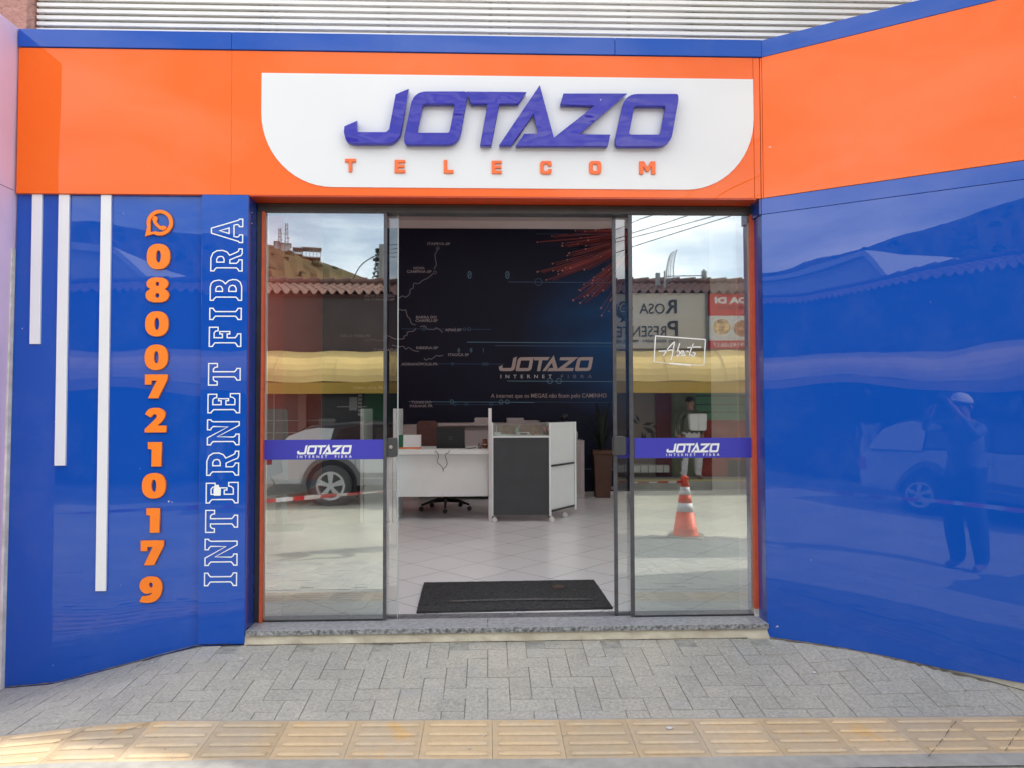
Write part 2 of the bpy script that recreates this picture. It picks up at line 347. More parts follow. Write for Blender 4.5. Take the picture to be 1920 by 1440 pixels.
o = mb.build('tactile_paving', TACT); tones(o, tn); tag(o, kind='structure')
# cement border beside the strip
mb = MB()
for (ya, yb) in ((-1.1245, -1.215), (-.803, -.828)):
    for k in range(60):
        x0 = -4.5+.15*k; x1 = x0+.15
        mb.add([(x, y, gz(x, y)+(.0035 if ya < -1 else .0012)) for x, y in ((x0, yb), (x1, yb), (x1, ya), (x0, ya))], [(0, 1, 2, 3)])
tag(mb.build('pavement_cement_joint', CEMENT), kind='structure')
mb = MB()
def crack(pts, z=-.1, wd=.0014):
    P_ = []
    for a, b_ in zip(pts, pts[1:]):
        for q in range(8): t_ = q/8; P_.append((a[0]+(b_[0]-a[0])*t_+rnd.uniform(-1.2, 1.2), a[1]+(b_[1]-a[1])*t_))
    P_.append(pts[-1]); L3 = []
    for p in P_:
        v = ZP(*p, z); v = ZP(*p, gz(v.x, v.y)); v = ZP(*p, gz(v.x, v.y)+.0078); L3.append(v)
    for a, b_ in zip(L3, L3[1:]):
        n = Vector((-(b_-a).y, (b_-a).x, 0)).normalized()*wd*rnd.uniform(.5, 1.1); mb.add([a-n, a+n, b_+n, b_-n], [(0, 1, 2, 3)])
for c_ in ([(1792, 1352), (1768, 1385), (1741, 1418)], [(1918, 1360), (1900, 1385), (1884, 1408)], [(172, 1362), (140, 1378), (100, 1393)], [(282, 1353), (230, 1372), (165, 1406)], [(1868, 1304), (1890, 1316), (1919, 1333)]): crack(c_)
tag(mb.build('pavement_cracks', mat('crack_dark', (.06, .055, .05), .95)), kind='structure')
mb = MB()
for q in range(150):
    x = rnd.uniform(-2.4, 2.6); y = rnd.uniform(-1.2, -.02) if q % 3 else rnd.uniform(-.25, -.03)
    if x > 1.6 and y > -(x-1.585)*.647-.03: continue
    if x < -1.3 and y > -.05: continue
    z = gz(x, y)+.004; r_ = rnd.choice([.002, .003, .003, .004, .006]); k = rnd.randint(3, 5); a0 = rnd.uniform(0, 6)
    mb.prism([(x+r_*rnd.uniform(.6, 1.4)*math.cos(a0+6.283*i/k), y+r_*math.sin(a0+6.283*i/k), z) for i in range(k)], (0, 0, r_*.5))
tag(mb.build('pavement_grit', mat('pale_grit', (.62, .60, .55), .9, col2=(.40, .37, .32), nscale=3)), 'tiny pale grit and paint flakes scattered on the pavement', 'grit', kind='stuff')
mb = MB()
for p_, r_ in (((1255, 1368), .014), ((1526, 1245), .010), ((453, 1233), .008)):
    v = ZP(*p_, -.1); v = ZP(*p_, gz(v.x, v.y)); z = gz(v.x, v.y)+.006
    mb = MB().prism([(v.x+r_*math.cos(a)*(1+.3*math.sin(3*a)), v.y+r_*.8*math.sin(a), z) for a in [k*.6 for k in range(10)]], (0, 0, .003)); o = mb.build('gum_spot' if r_ > .012 else 'paper_scrap', mat('scrap_pale', (.62, .63, .64), .8)); tag(o, {.014: 'pale round gum spot on the tactile strip right of centre', .010: 'white paper scrap on the pavers near the foot of the angled wing', .008: 'small white scrap on the pavers left of the door step'}[r_], 'litter', 'small litter on the pavement')
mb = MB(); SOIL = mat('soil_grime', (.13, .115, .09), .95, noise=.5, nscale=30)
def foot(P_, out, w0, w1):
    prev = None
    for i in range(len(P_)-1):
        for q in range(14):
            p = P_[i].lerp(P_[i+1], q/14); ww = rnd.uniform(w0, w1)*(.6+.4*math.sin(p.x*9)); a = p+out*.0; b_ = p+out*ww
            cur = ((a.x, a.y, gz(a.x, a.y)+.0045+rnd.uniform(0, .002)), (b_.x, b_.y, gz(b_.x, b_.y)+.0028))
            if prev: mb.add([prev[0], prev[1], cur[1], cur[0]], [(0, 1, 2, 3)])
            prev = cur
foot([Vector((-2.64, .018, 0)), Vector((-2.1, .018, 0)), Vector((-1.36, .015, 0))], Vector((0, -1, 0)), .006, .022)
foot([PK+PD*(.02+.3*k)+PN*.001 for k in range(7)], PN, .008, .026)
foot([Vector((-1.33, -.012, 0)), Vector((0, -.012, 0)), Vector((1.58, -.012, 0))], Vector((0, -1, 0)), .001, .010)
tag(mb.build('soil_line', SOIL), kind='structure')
# street, kerbs, far pavement, ground to the horizon
ROAD = mat('street_concrete', (.47, .455, .37), .85, .3, col2=(.37, .36, .30), nscale=1.3, bump=.5, bscale=40, detail=10)
mb = MB()
for k in range(70):
    x0 = -70+2*k; mb.add([(x0, -9.6, -.34), (x0+2, -9.6, -.34), (x0+2, -2.72, -.335), (x0, -2.72, -.335)], [(0, 1, 2, 3)])
tag(mb.build('street', ROAD), kind='structure')
mb = MB()
for k in range(70):
    x0 = -14+.4*k; x1 = x0+.4; mb.add([(x0, -2.63, gz(x0, -2.63)), (x1, -2.63, gz(x1, -2.63)), (x1, -2.76, -.205), (x0, -2.76, -.205), (x0, -2.77, -.36), (x1, -2.77, -.36)], [(0, 1, 2, 3), (3, 2, 5, 4)])
tag(mb.build('kerb', CEMENT), kind='structure')
mb = MB().box((-70, -10.6, -.5), (70, -9.6, -.18)); tag(mb.build('far_pavement', mat('far_pavement', (.33, .31, .27), .9, noise=.15, nscale=3)), kind='structure')
mb = MB().box((-5.5, -9.9, -.2), (.3, -9.62, -.174)).box((1.6, -9.9, -.2), (7, -9.62, -.174)); tag(mb.build('far_tactile_paving', mat('far_tactile', (.55, .44, .16), .8, noise=.1)), kind='structure')
mb = MB().add([(-900, -900, -.52), (900, -900, -.52), (900, 900, -.52), (-900, 900, -.52)], [(0, 1, 2, 3)])
tag(mb.build('ground', mat('earth', (.20, .18, .13), .95, noise=.3, nscale=.4)), kind='structure')
# rough asphalt patch the cone stands on
mb = MB(); N_ = 26; pc = Vector((2.0, -3.75))
for i in range(N_+1):
    for j in range(11):
        a = i/N_; b = j/10; x = lerp(.2, 3.5, a); y = lerp(-4.75, -2.95, b)
        e = min(1, 3*min(a, 1-a))*min(1, 3*min(b, 1-b)); mb.v.append((x+rnd.uniform(-.04, .04), y+rnd.uniform(-.04, .04), -.345+.05*e+rnd.uniform(0, .008)))
for i in range(N_):
    for j in range(10): mb.f.append((i*11+j, (i+1)*11+j, (i+1)*11+j+1, i*11+j+1))
tag(mb.build('asphalt_patch', mat('rough_asphalt', (.19, .195, .19), .95, noise=.4, nscale=45, bump=1, bscale=60, bdist=.02)), kind='structure')

# ================================================================== SHOP BUILDING
shop = thing('shop_building', 'blue and orange panelled shop front with a recessed glass entrance', 'building', (0, 0, 0))
XL, XR = -2.62, 1.585
def qf(px, py): p = W(px, py, 0); return (p.x, p.z)
# fascia, top band, left wall
mb = MB(); e = .0015
for a, b in ((XL, -.15), (-.148, XR)): mb.box((a, -.004, 2.51), (b-e, .06, 3.335))
MB().box((XL, -.004, 2.51), (-1.4408, .10, 3.333)).build('orange_fascia', ORANGE, shop, bevel=.001)
MB().box((-1.4396, -.004, 2.51), (1.545, .10, 3.333)).build('orange_fascia', ORANGE, shop, bevel=.001)
o = MB().box((1.5475, -.004, 2.51), (1.583, .10, 3.333)).build('corner_trim', ORANGE, shop, bevel=.0015)
MB().box((XL, -.012, 3.336), (-1.441, .20, 3.436)).box((-1.439, -.012, 3.336), (.739, .20, 3.436)).box((.741, -.012, 3.336), (XR+.01, .20, 3.436)).build('top_trim', BLUE_FLAT, shop, bevel=.002)
# soffit + reveals
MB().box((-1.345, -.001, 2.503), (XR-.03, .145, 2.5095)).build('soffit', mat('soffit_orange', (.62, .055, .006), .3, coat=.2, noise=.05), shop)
MB().box((-1.352, -.002, .08), (-1.338, .15, 2.509)).build('reveal', mat('reveal_blue', (.012, .05, .30), .25, coat=.4, noise=.05), shop)
# left wall with sloping foot
pz = [(XL-.008, 2.51), (XL-.032, -.235), (-2.38, -.205), (-1.62, -.012), (-1.35, -.012), (-1.35, 2.51)]
MB().prism([(x, .022, z) for x, z in pz], (0, .08, 0)).build('blue_wall_panel', BLUE, shop)
MB().box((-1.598, -.006, .008), (-1.343, .022, 2.5085)).build('column_panel', BLUE_FLAT, shop, bevel=.002)
# angled wing on the right
TP = Matrix.Translation(PK) @ Matrix.Rotation(R(-32.9), 4, 'Z')    # local x along the wing, local -y outward
WL = 2.3
MB().box((.0, 0, 3.336), (WL, .12, 3.436)).build('top_trim', BLUE_FLAT, shop, T=TP, bevel=.002)
MB().box((.002, .0, 2.5115), (.012, .06, 3.334)).box((.014, .0, 2.5115), (WL, .06, 3.334)).build('orange_fascia', ORANGE, shop, T=TP, bevel=.0015)
MB().box((.001, .002, 2.4185), (WL, .06, 2.5095)).build('blue_band_panel', BLUE_FLAT, shop, T=TP, bevel=.0012)
MB().prism([(.001, .002, 2.4155), (WL, .002, 2.4155), (WL, .002, -.055), (.012, .002, .004), (.001, .002, .012)], (0, .06, 0)).build('blue_wall_panel', BLUE, shop, T=TP)
MB().box((-.01, .0, 2.42), (.0, .2, 2.508), rot((XR, .004, 0), 0)).box((-.01, .0, .02), (.0, .2, 2.416), rot((XR+.012, .004, 0), 0)).build('reveal', mat('reveal_blue', (.012, .05, .30), .25), shop)
MB().prism([(.02, .012, .03), (WL, .012, -.03), (WL, .012, -.3), (.02, .012, -.1)], (0, .05, 0)).build('foundation', mat('cream_plaster', (.48, .46, .38), .85, noise=.15, nscale=12, bump=.6, bscale=40), shop, T=TP)
# sill and plinth
GRAN = mat('granite', (.42, .43, .43), .35, .5, col2=(.07, .075, .08), nscale=55, detail=12, bump=.15, bscale=80)
GRANTOP = mat('granite_polished', (.40, .41, .43), .25, .5, col2=(.29, .295, .31), nscale=40, detail=12)
GRAND = mat('granite_dark', (.20, .20, .21), .3, .5, col2=(.07, .07, .075), nscale=50, detail=12)
mb = MB()
for a, b in ((-1.335, -.0), (.002, 1.59)): mb.box((a, -.012, .052), (b, .17, .080))
sill = mb.build('door_sill', GRANTOP, shop, bevel=.002)
mb = MB(); mb.box((-1.335, -.0145, .0525), (1.59, -.0125, .0795)).build('sill_edge', GRAN, sill)
MB().box((-1.33, .17, .05), (.15, .30, .071)).box((.152, .17, .05), (1.6, .30, .071)).build('inner_threshold', GRAND, shop, bevel=.002)
mb = MB(); NX = 60; P0 = []
for i in range(NX+1):
    x = lerp(-1.345, 1.60, i/NX); P0 += [(x, .004+rnd.uniform(-.004, .004), .0525), (x, rnd.uniform(-.006, .004), .03), (x, rnd.uniform(-.012, -.002), rnd.uniform(-.004, .008)), (x, -.004, -.03)]
mb.add(P0, [(i*4+k, (i+1)*4+k, (i+1)*4+k+1, i*4+k+1) for i in range(NX) for k in range(3)])
mb.build('plinth', mat('cream_paint', (.66, .62, .48), .8, .3, col2=(.50, .44, .34), nscale=7, bump=.8, bscale=25, bdist=.012, detail=9), shop)
# entrance frame
def yb(px, py, Y=GY): p = W(px, py, Y); return p.x, p.z
ZT = 2.452
MB().box((-1.335, .135, ZT), (1.60, .22, 2.503)).box((-1.335, .131, ZT+.022), (1.60, .135, 2.5)).build('door_head_rail', DARKF, shop, bevel=.002)
MB().box((-1.337, .135, .08), (-1.305, .20, ZT)).build('door_jamb', DARKF, shop, bevel=.002)
MB().box((1.588, .135, .08), (1.603, .20, ZT)).build('door_jamb', DARKF, shop, bevel=.002)
JAMBO = mat('orange_jamb', (.62, .10, .035), .5, noise=.08)
MB().box((-1.3045, .120, .082), (-1.290, .1485, 2.45)).build('orange_wall_end', JAMBO, shop)
MB().box((1.566, .120, .125), (1.5875, .1485, 2.45)).build('orange_wall_end', JAMBO, shop)
MB().box((1.567, .121, .081), (1.5875, .1485, .1245)).build('chipped_plaster', mat('chipped', (.6, .58, .54), .9, noise=.2, nscale=40), shop)
# interior shell
IW = mat('inner_wall', (.75, .70, .68), .8, noise=.05, nscale=2)
FLOOR = bpy.data.materials.new('floor_tile'); FLOOR.use_nodes = True
t = FLOOR.node_tree; b = t.nodes['Principled BSDF']; l = t.links.new; b.inputs['Roughness'].default_value = .22; b.inputs['Specular IOR Level'].default_value = .5
tcn = t.nodes.new('ShaderNodeTexCoord'); mpn = t.nodes.new('ShaderNodeMapping'); mpn.vector_type = 'TEXTURE'
mpn.inputs['Location'].default_value = (-.611, 1.712, 0); mpn.inputs['Rotation'].default_value = (0, 0, R(-45)); mpn.inputs['Scale'].default_value = (.378, .378, 1)
sp = t.nodes.new('ShaderNodeSeparateXYZ'); l(tcn.outputs['Object'], mpn.inputs['Vector']); l(mpn.outputs['Vector'], sp.inputs['Vector'])
def mth(op, a, b_=None):
    n = t.nodes.new('ShaderNodeMath'); n.operation = op
    for i, q in enumerate((a, b_)):
        if q is None: continue
        if isinstance(q, (int, float)): n.inputs[i].default_value = q
        else: l(q, n.inputs[i])
    return n.outputs[0]
ex = mth('ABSOLUTE', mth('SUBTRACT', mth('FRACT', mth('ADD', sp.outputs[0], .5)), .5)); ey = mth('ABSOLUTE', mth('SUBTRACT', mth('FRACT', mth('ADD', sp.outputs[1], .5)), .5))
gm = mth('LESS_THAN', mth('MINIMUM', ex, ey), .0055)
wnn = t.nodes.new('ShaderNodeTexWhiteNoise'); wnn.noise_dimensions = '2D'
cb = t.nodes.new('ShaderNodeCombineXYZ'); l(mth('FLOOR', sp.outputs[0]), cb.inputs[0]); l(mth('FLOOR', sp.outputs[1]), cb.inputs[1]); l(cb.outputs[0], wnn.inputs['Vector'])
x1 = t.nodes.new('ShaderNodeMix'); x1.data_type = 'RGBA'; x1.inputs['A'].default_value = (.73, .725, .73, 1); x1.inputs['B'].default_value = (.78, .775, .775, 1); l(wnn.outputs['Value'], x1.inputs['Factor'])
x2 = t.nodes.new('ShaderNodeMix'); x2.data_type = 'RGBA'; x2.inputs['B'].default_value = (.12, .11, .11, 1); l(x1.outputs['Result'], x2.inputs['A']); l(gm, x2.inputs['Factor']); l(x2.outputs['Result'], b.inputs['Base Color'])
MATS['floor_tile'] = FLOOR
o = MB().box((-5, .30, .0), (6, 6.2, .06)).build('floor', FLOOR); tag(o, kind='structure')
MB().box((-5, .24, 3.95), (6, .5, 4.05)).box((-5, 3.1, 3.95), (6, 6.2, 4.05)).box((-5, .5, 3.95), (-2.0, 3.1, 4.05)).box((3.2, .5, 3.95), (6, 3.1, 4.05)).build('ceiling', IW, shop)
MB().box((-2.42, .30, .06), (-2.32, 6.05, 3.95)).build('inner_wall', mat('inner_side_wall', (.62, .11, .08), .8, noise=.05, nscale=2), shop)
MB().box((3.6, .30, .06), (3.7, 6.05, .299)).box((3.6, .30, 3.6), (3.7, 6.05, 3.95)).box((3.6, .30, .9), (3.7, .35, 3.6)).box((3.6, 2.9, .3), (3.7, 6.05, 3.6)).build('inner_wall', IW, shop)
FRO = bpy.data.materials.new('added_light_diffuser'); FRO.use_nodes = True; t = FRO.node_tree; t.nodes.clear(); tr = t.nodes.new('ShaderNodeBsdfTranslucent'); tr.inputs['Color'].default_value = (.89, .91, .92, 1); oo = t.nodes.new('ShaderNodeOutputMaterial'); t.links.new(tr.outputs['BSDF'], oo.inputs['Surface'])  # translucent sheet for the added roof light and side window
MB().box((-2.0, .5, 3.99), (3.2, 3.1, 4.0)).build('added_roof_light', FRO, shop)  # made-up skylight, added to brighten the interior
MB().box((3.645, .35, .3), (3.655, 2.9, 3.6)).build('added_side_window', FRO, shop)  # made-up unseen window, added so the sun lights the room
MB().box((-5, 6.05, .06), (6, 6.2, 3.95)).build('inner_wall', IW, shop)
MB().box((-4.0, .26, 2.53), (4, .30, 3.95)).box((-3, .25, -.1), (-1.32, .30, 2.53)).box((1.61, .25, -.1), (4, .30, 2.53)).build('front_wall', IW, shop)
MB().box((-5, 6.21, -.4), (6, 6.3, 8)).build('outer_wall', IW, shop)
# screws and scuffs on the reveals
for py in (394.5, 415): 
    x, z = qf(473.5, py); MB().tube([(-1.3385, .045, z), (-1.334, .045, z)], .003, 8).build('screw', mat('steel', (.7, .7, .7), .3, metal=1), shop)

# ================================================================== SIGN
def z2(p): return (480+p[0]/3.84, p[1]/3.84)
def z3(p): return (960+p[0]/3.84, p[1]/3.84)
def toP(L_, f, Y): return [(W(*f(p), Y).x, W(*f(p), Y).z) for p in L_]
sign = thing('shop_sign', 'white sign board with raised blue lettering JOTAZO over orange TELECOM', 'sign', (0, 0, 0))
x0, x1, zt, zb = W(491, 200, 0).x, 1.5445, W(700, 140.5, 0).z, W(900, 353.5, 0).z
rr = .40; bd = [(x0, zt), (x1, zt), (x1, zb+.50)]+[(x1-rr+rr*math.cos(a), zb+.42+.42*math.sin(a)) for a in [-math.pi/2*k/14 for k in range(15)]]+[(x0+rr-rr*math.sin(a), zb+.42-.42*math.cos(a)) for a in [math.pi/2*k/14 for k in range(15)]]+[(x0, zb+.5)]
glyph('board', [bd], -.0085, .004, WHITEP, sign)
YL = -.055
LOGO = {}
LOGO['J'] = [roundpoly(toP([(1100, 638), (1005, 678), (958, 930), (938, 950), (722, 950), (728, 868), (636, 908), (630, 950), (650, 1020), (700, 1034), (980, 1034), (1035, 985), (1050, 925)], z2, YL), [0, .0, 0, .015, .02, 0, 0, .02, .045, .03, .04, .04, .02])]
LOGO['O'] = [roundpoly(toP([(1180, 657), (1518, 657), (1516, 740), (1465, 1038), (1070, 1040), (1068, 950), (1115, 745), (1140, 657)][0:0]+[(1135, 657), (1519, 657), (1521, 700), (1462, 1040), (1068, 1040), (1066, 985)], z2, YL), [.075, .05, .02, .075, .06, .02], 7),
             roundpoly(toP([(1203, 747), (1432, 747), (1392, 955), (1158, 955)], z2, YL), .014)]
LOGO['T'] = [toP([(1515, 658), (1948, 662), (1888, 746), (1752, 746), (1695, 1045), (1613, 1045), (1667, 746), (1548, 746)], z2, YL)]
LOGO['AZ'] = [toP([(-93, 1045), (200, 612), (302, 990), (598, 757), (348, 752), (370, 672), (830, 672), (485, 966), (708, 968), (690, 1052), (27, 1050), (88, 962), (190, 962), (155, 820), (-3, 1045)], z3, YL)]
LOGO['O2'] = [roundpoly(toP([(815, 675), (1198, 675), (1200, 715), (1140, 1054), (747, 1054), (743, 1000)], z3, YL), [.075, .05, .02, .075, .06, .02], 7),
              roundpoly(toP([(882, 762), (1108, 762), (1068, 968), (843, 968)], z3, YL), .014)]
for k, c in LOGO.items():
    nm = 'letter'; glyph(nm, c, YL, .042, LET_BLUE, sign, bevel=.0012)
def bx(px0, py0, px1, py1, Y):
    a = W(px0, (py0+py1)/2, Y).x; b_ = W(px1, (py0+py1)/2, Y).x; t_ = W((px0+px1)/2, py0, Y).z; q = W((px0+px1)/2, py1, Y).z; return a, q, b_-a, t_-q
def place(c, B): return [[(B[0]+x*B[2], B[1]+z*B[3]) for x, z in k] for k in c]
TE = {'T': [[(0, 1), (1, 1), (1, .76), (.65, .76), (.65, 0), (.35, 0), (.35, .76), (0, .76)]],
      'E': [[(0, 1), (1, 1), (1, .79), (.36, .79), (.36, .61), (.95, .61), (.95, .41), (.36, .41), (.36, .22), (1, .22), (1, 0), (0, 0)]],
      'L': [[(0, 1), (.34, 1), (.34, .24), (1, .24), (1, 0), (0, 0)]],
      'C': [roundpoly([(0, 0), (0, 1), (1, 1), (1, .62), (.70, .62), (.70, .78), (.32, .78), (.32, .22), (.70, .22), (.70, .38), (1, .38), (1, 0)], [.25, .25, .25, 0, 0, .05, .12, .12, .05, 0, 0, .25])],
      'O': [roundpoly([(0, 0), (0, 1), (1, 1), (1, 0)], .28), roundpoly([(.31, .24), (.31, .76), (.69, .76), (.69, .24)], .12)],
      'M': [[(0, 0), (0, 1), (.3, 1), (.5, .55), (.7, 1), (1, 1), (1, 0), (.76, 0), (.76, .62), (.58, .2), (.42, .2), (.24, .62), (.24, 0)]]}
for ch, (a, b_, c, d), f in (('T', (640, 1142, 718, 1236), z2), ('E', (998, 1150, 1073, 1242), z2), ('L', (1352, 1151, 1422, 1245), z2), ('E', (1698, 1156, 1770, 1248), z2), ('C', (203, 1158, 285, 1251), z3), ('O', (556, 1158, 643, 1251), z3), ('M', (918, 1161, 1033, 1252), z3)):
    p, q = f((a, b_)), f((c, d)); glyph('small_letter', place(TE[ch], bx(*p, *q, -.02)), -.02, .013, LET_ORANGE, sign, bevel=.0008)
# unit logo for the films and the mural
lx = [p[0] for c in LOGO.values() for k in c for p in k]; lz = [p[1] for c in LOGO.values() for k in c for p in k]
LX, LZ, LW, LH = min(lx), min(lz), max(lx)-min(lx), max(lz)-min(lz)
def logo(parent, px0, py0, px1, py1, Y, m, name='logo_lettering', sub=True):
    a, q, w_, h_ = bx(px0, py0, px1, py1, Y); cs = []
    for c in LOGO.values(): cs += [[(a+(x-LX)/LW*w_, q+(z-LZ)/LH*h_) for x, z in k] for k in c]
    return glyph(name, cs, Y-.0006, .001, m, parent)

# ================================================================== LEFT WALL: stripes, number, vertical lettering
for k, (xa, xb, y1_) in enumerate(((60.5, 80.5, 645), (111, 131.5, 873), (190, 210, 1108))):
    p = W(xa-(8 if k == 0 else 0), 365, .018); zb_ = W(xa, y1_, .012).z
    x0 = W(xa, 366, .012).x; x1 = W(xb-.8, 366, .012).x
    o = MB().box((x0, .008, zb_), (x1, .0215, 2.5085)).build('white_stripe', STRIPE, bevel=.001)
    tag(o, ['short white vertical strip on blue wall, leftmost and shortest of three', 'middle white vertical strip on blue wall, reaching half way down', 'longest white vertical strip on blue wall, beside the orange number'][k], 'strip', 'white strips on the blue wall')
num = thing('phone_number', 'orange raised digits 08007210179 running down the blue wall', 'lettering')
def dig(ch):
    if ch == '0': return [ell(.5, .5, .5, .5, 40, 2.35), ell(.5, .5, .10, .24, 24, 2.2)]
    if ch == '1': return [[(0, 1), (1, 1), (1, 0), (.27, 0), (.27, .70), (0, .72)]]
    if ch == '7': return [[(0, 1), (1, 1), (1, .78), (.60, 0), (.14, 0), (.52, .74), (.30, .74), (.30, .57), (0, .57)]]
    if ch == '2': return [spl([(.03, .74), (.18, .93), (.45, 1.0), (.75, .96), (.94, .80), (.92, .60), (.78, .42), (.60, .28)], 5, False)+[(1, .28), (1, 0), (.02, 0), (.02, .14)]+spl([(.35, .42), (.52, .58), (.56, .68), (.50, .735), (.42, .72), (.28, .60)], 5, False)]
    if ch == '8': return [spl([(.5, 1), (.80, .96), (.96, .80), (.93, .62), (.82, .535), (.95, .44), (1, .27), (.92, .10), (.72, .01), (.5, 0), (.28, .01), (.08, .10), (0, .27), (.05, .44), (.18, .535), (.07, .62), (.04, .80), (.2, .96)], 5), ell(.5, .735, .075, .085), ell(.5, .275, .085, .095)]
    if ch == '9': return [spl([(.5, 1), (.78, .95), (.96, .76), (.99, .52), (.92, .28), (.75, .10), (.45, .01), (.12, .03), (.01, .06)], 6, False)+spl([(.11, .24), (.15, .26), (.30, .27), (.44, .30), (.55, .385), (.40, .36), (.22, .37), (.06, .50), (.01, .68), (.10, .88), (.3, .985)], 6, False), ell(.50, .675, .082, .10)]
boxes = [('0', 275, 457, 319, 505), ('8', 273, 520, 317, 567), ('0', 272, 583.5, 316, 631), ('0', 271, 646, 315, 694), ('7', 271.5, 702, 314, 747), ('2', 270.5, 764.5, 312, 811), ('1', 277, 829, 303, 875), ('0', 266, 887, 311, 935), ('1', 274, 953, 299.5, 999), ('7', 263.5, 1013.5, 307, 1060), ('9', 261, 1081, 304.5, 1131)]
for ch, a, b_, c, d in boxes: glyph('digit', place(dig(ch), bx(a, b_, c, d, .010)), .008, .0135, NUM_ORANGE, num, bevel=.0016)
# speech bubble emblem with handset
B = bx(272, 394, 324.5, 443.5, .010)
cx, cz, ro, ri = .525, .525, .475, .335
outer = [(cx+ro*math.cos(a), cz+ro*math.sin(a)*1.03) for a in [R(-118+ (316*k/44)) for k in range(45)]]+[(0.0, 0.0)]
inner = [(cx+ri*math.cos(a), cz+ri*math.sin(a)*1.05) for a in [R(-112+(304*k/40)) for k in range(41)]]+[(.19, .17)]
glyph('emblem_ring', place([outer, inner], B), .008, .0135, NUM_ORANGE, num, bevel=.0014)
hs = spl([(.30, .78), (.40, .76), (.44, .66), (.40, .58), (.46, .48), (.56, .40), (.64, .42), (.74, .38), (.76, .32), (.68, .25), (.56, .26), (.42, .36), (.31, .50), (.25, .66)], 5)
glyph('emblem_handset', place([hs], B), .010, .0115, NUM_ORANGE, num, bevel=.0014)
# slab outline letters, reading upwards
vt = thing('vertical_lettering', 'white outlined slab letters INTERNET FIBRA reading up the blue column', 'lettering')
SL = {}
S = .17; c_ = .05
def serif_stem(x0, x1, top=True): pass
SL['I'] = (.41, [[(0, 0), (.41, 0), (.41, .13), (.36, .15), (.30, .20), (.30, .80), (.36, .85), (.41, .87), (.41, 1), (0, 1), (0, .87), (.05, .85), (.11, .80), (.11, .20), (.05, .15), (0, .13)]])
SL['T'] = (.69, [[(.15, 0), (.54, 0), (.54, .13), (.49, .15), (.44, .2), (.44, .82), (.50, .82), (.54, .78), (.55, .70), (.69, .70), (.69, 1), (0, 1), (0, .70), (.14, .70), (.15, .78), (.19, .82), (.25, .82), (.25, .2), (.20, .15), (.15, .13)]])
SL['E'] = (.64, [[(0, 0), (.64, 0), (.64, .32), (.50, .32), (.49, .24), (.44, .18), (.29, .18), (.29, .42), (.38, .42), (.38, .34), (.48, .34), (.48, .68), (.38, .68), (.38, .60), (.29, .60), (.29, .82), (.42, .82), (.47, .78), (.48, .70), (.62, .70), (.62, 1), (0, 1), (0, .87), (.05, .85), (.10, .8), (.10, .2), (.05, .15), (0, .13)]])
SL['F'] = (.62, [[(0, 0), (.42, 0), (.42, .13), (.36, .15), (.30, .2), (.30, .42), (.38, .42), (.38, .34), (.49, .34), (.49, .68), (.38, .68), (.38, .60), (.30, .60), (.30, .82), (.42, .82), (.47, .78), (.48, .70), (.62, .70), (.62, 1), (0, 1), (0, .87), (.05, .85), (.11, .8), (.11, .2), (.05, .15), (0, .13)]])
SL['N'] = (.80, [[(0, 0), (.36, 0), (.36, .13), (.30, .15), (.27, .2), (.27, .66), (.60, 0), (.74, 0), (.74, .8), (.76, .85), (.80, .87), (.80, 1), (.46, 1), (.46, .87), (.52, .85), (.56, .8), (.56, .38), (.24, 1), (0, 1), (0, .87), (.05, .85), (.10, .8), (.10, .2), (.05, .15), (0, .13)]])
SL['R'] = (.74, [[(0, 0), (.39, 0), (.39, .13), (.33, .15), (.28, .2), (.28, .38), (.36, .38), (.44, .20), (.50, .04), (.58, 0), (.74, 0), (.74, .13), (.66, .15), (.62, .22), (.54, .40), (.64, .48), (.69, .62), (.68, .80), (.60, .93), (.44, 1), (0, 1), (0, .87), (.05, .85), (.10, .8), (.10, .2), (.05, .15), (0, .13)], [(.28, .56), (.40, .56), (.48, .60), (.50, .68), (.48, .77), (.40, .82), (.28, .82)]])
SL['B'] = (.69, [[(0, 0), (.46, 0), (.60, .05), (.68, .16), (.69, .30), (.65, .43), (.56, .52), (.64, .60), (.67, .72), (.64, .88), (.56, .97), (.44, 1), (0, 1), (0, .87), (.05, .85), (.10, .8), (.10, .2), (.05, .15), (0, .13)], [(.28, .17), (.40, .17), (.49, .22), (.51, .30), (.48, .39), (.40, .43), (.28, .43)], [(.28, .59), (.39, .59), (.47, .64), (.48, .71), (.46, .79), (.38, .83), (.28, .83)]])
SL['A'] = (.76, [[(0, 0), (.27, 0), (.27, .13), (.22, .15), (.20, .19), (.22, .27), (.54, .27), (.56, .19), (.54, .15), (.49, .13), (.49, 0), (.76, 0), (.76, .13), (.72, .16), (.47, 1), (.29, 1), (.04, .16), (0, .13)], [(.27, .42), (.49, .42), (.38, .76)]])
spans = [('A', 409.5, 455.6), ('R', 465.5, 509), ('B', 523, 564), ('I', 577, 600), ('F', 612.6, 650.5), ('T', 680.5, 723), ('E', 737, 775), ('N', 786, 835), ('R', 845, 892), ('E', 903.6, 944), ('T', 955.7, 999), ('N', 1009.8, 1061), ('I', 1073.3, 1099)]
WOUT = mat('white_outline', (.86, .90, .90), .4)
for ch, ya, yb_ in spans:
    wd, cs = SL[ch]; ym = (ya+yb_)/2; xa = 395.3-(ym-432)*(13/654); xb = 456-(ym-432)*(11.5/654)
    A0 = W(xb, ym, -.008).x; A1 = W(xa, ym, -.008).x; Zb = W(425, yb_, -.008).z; Zt = W(425, ya, -.008).z
    cc = []
    for c in cs:                                      # letter x runs upwards, letter up runs to -x
        q = [(A0+(A1-A0)*v, Zb+(Zt-Zb)*(u_/wd)) for u_, v in c]; cc += band_of(q, .0062)
    glyph('outline_letter', cc, -.0075, .0012, WOUT, vt)
lp = bx(400.5, 909, 414, 929.5, -.008)
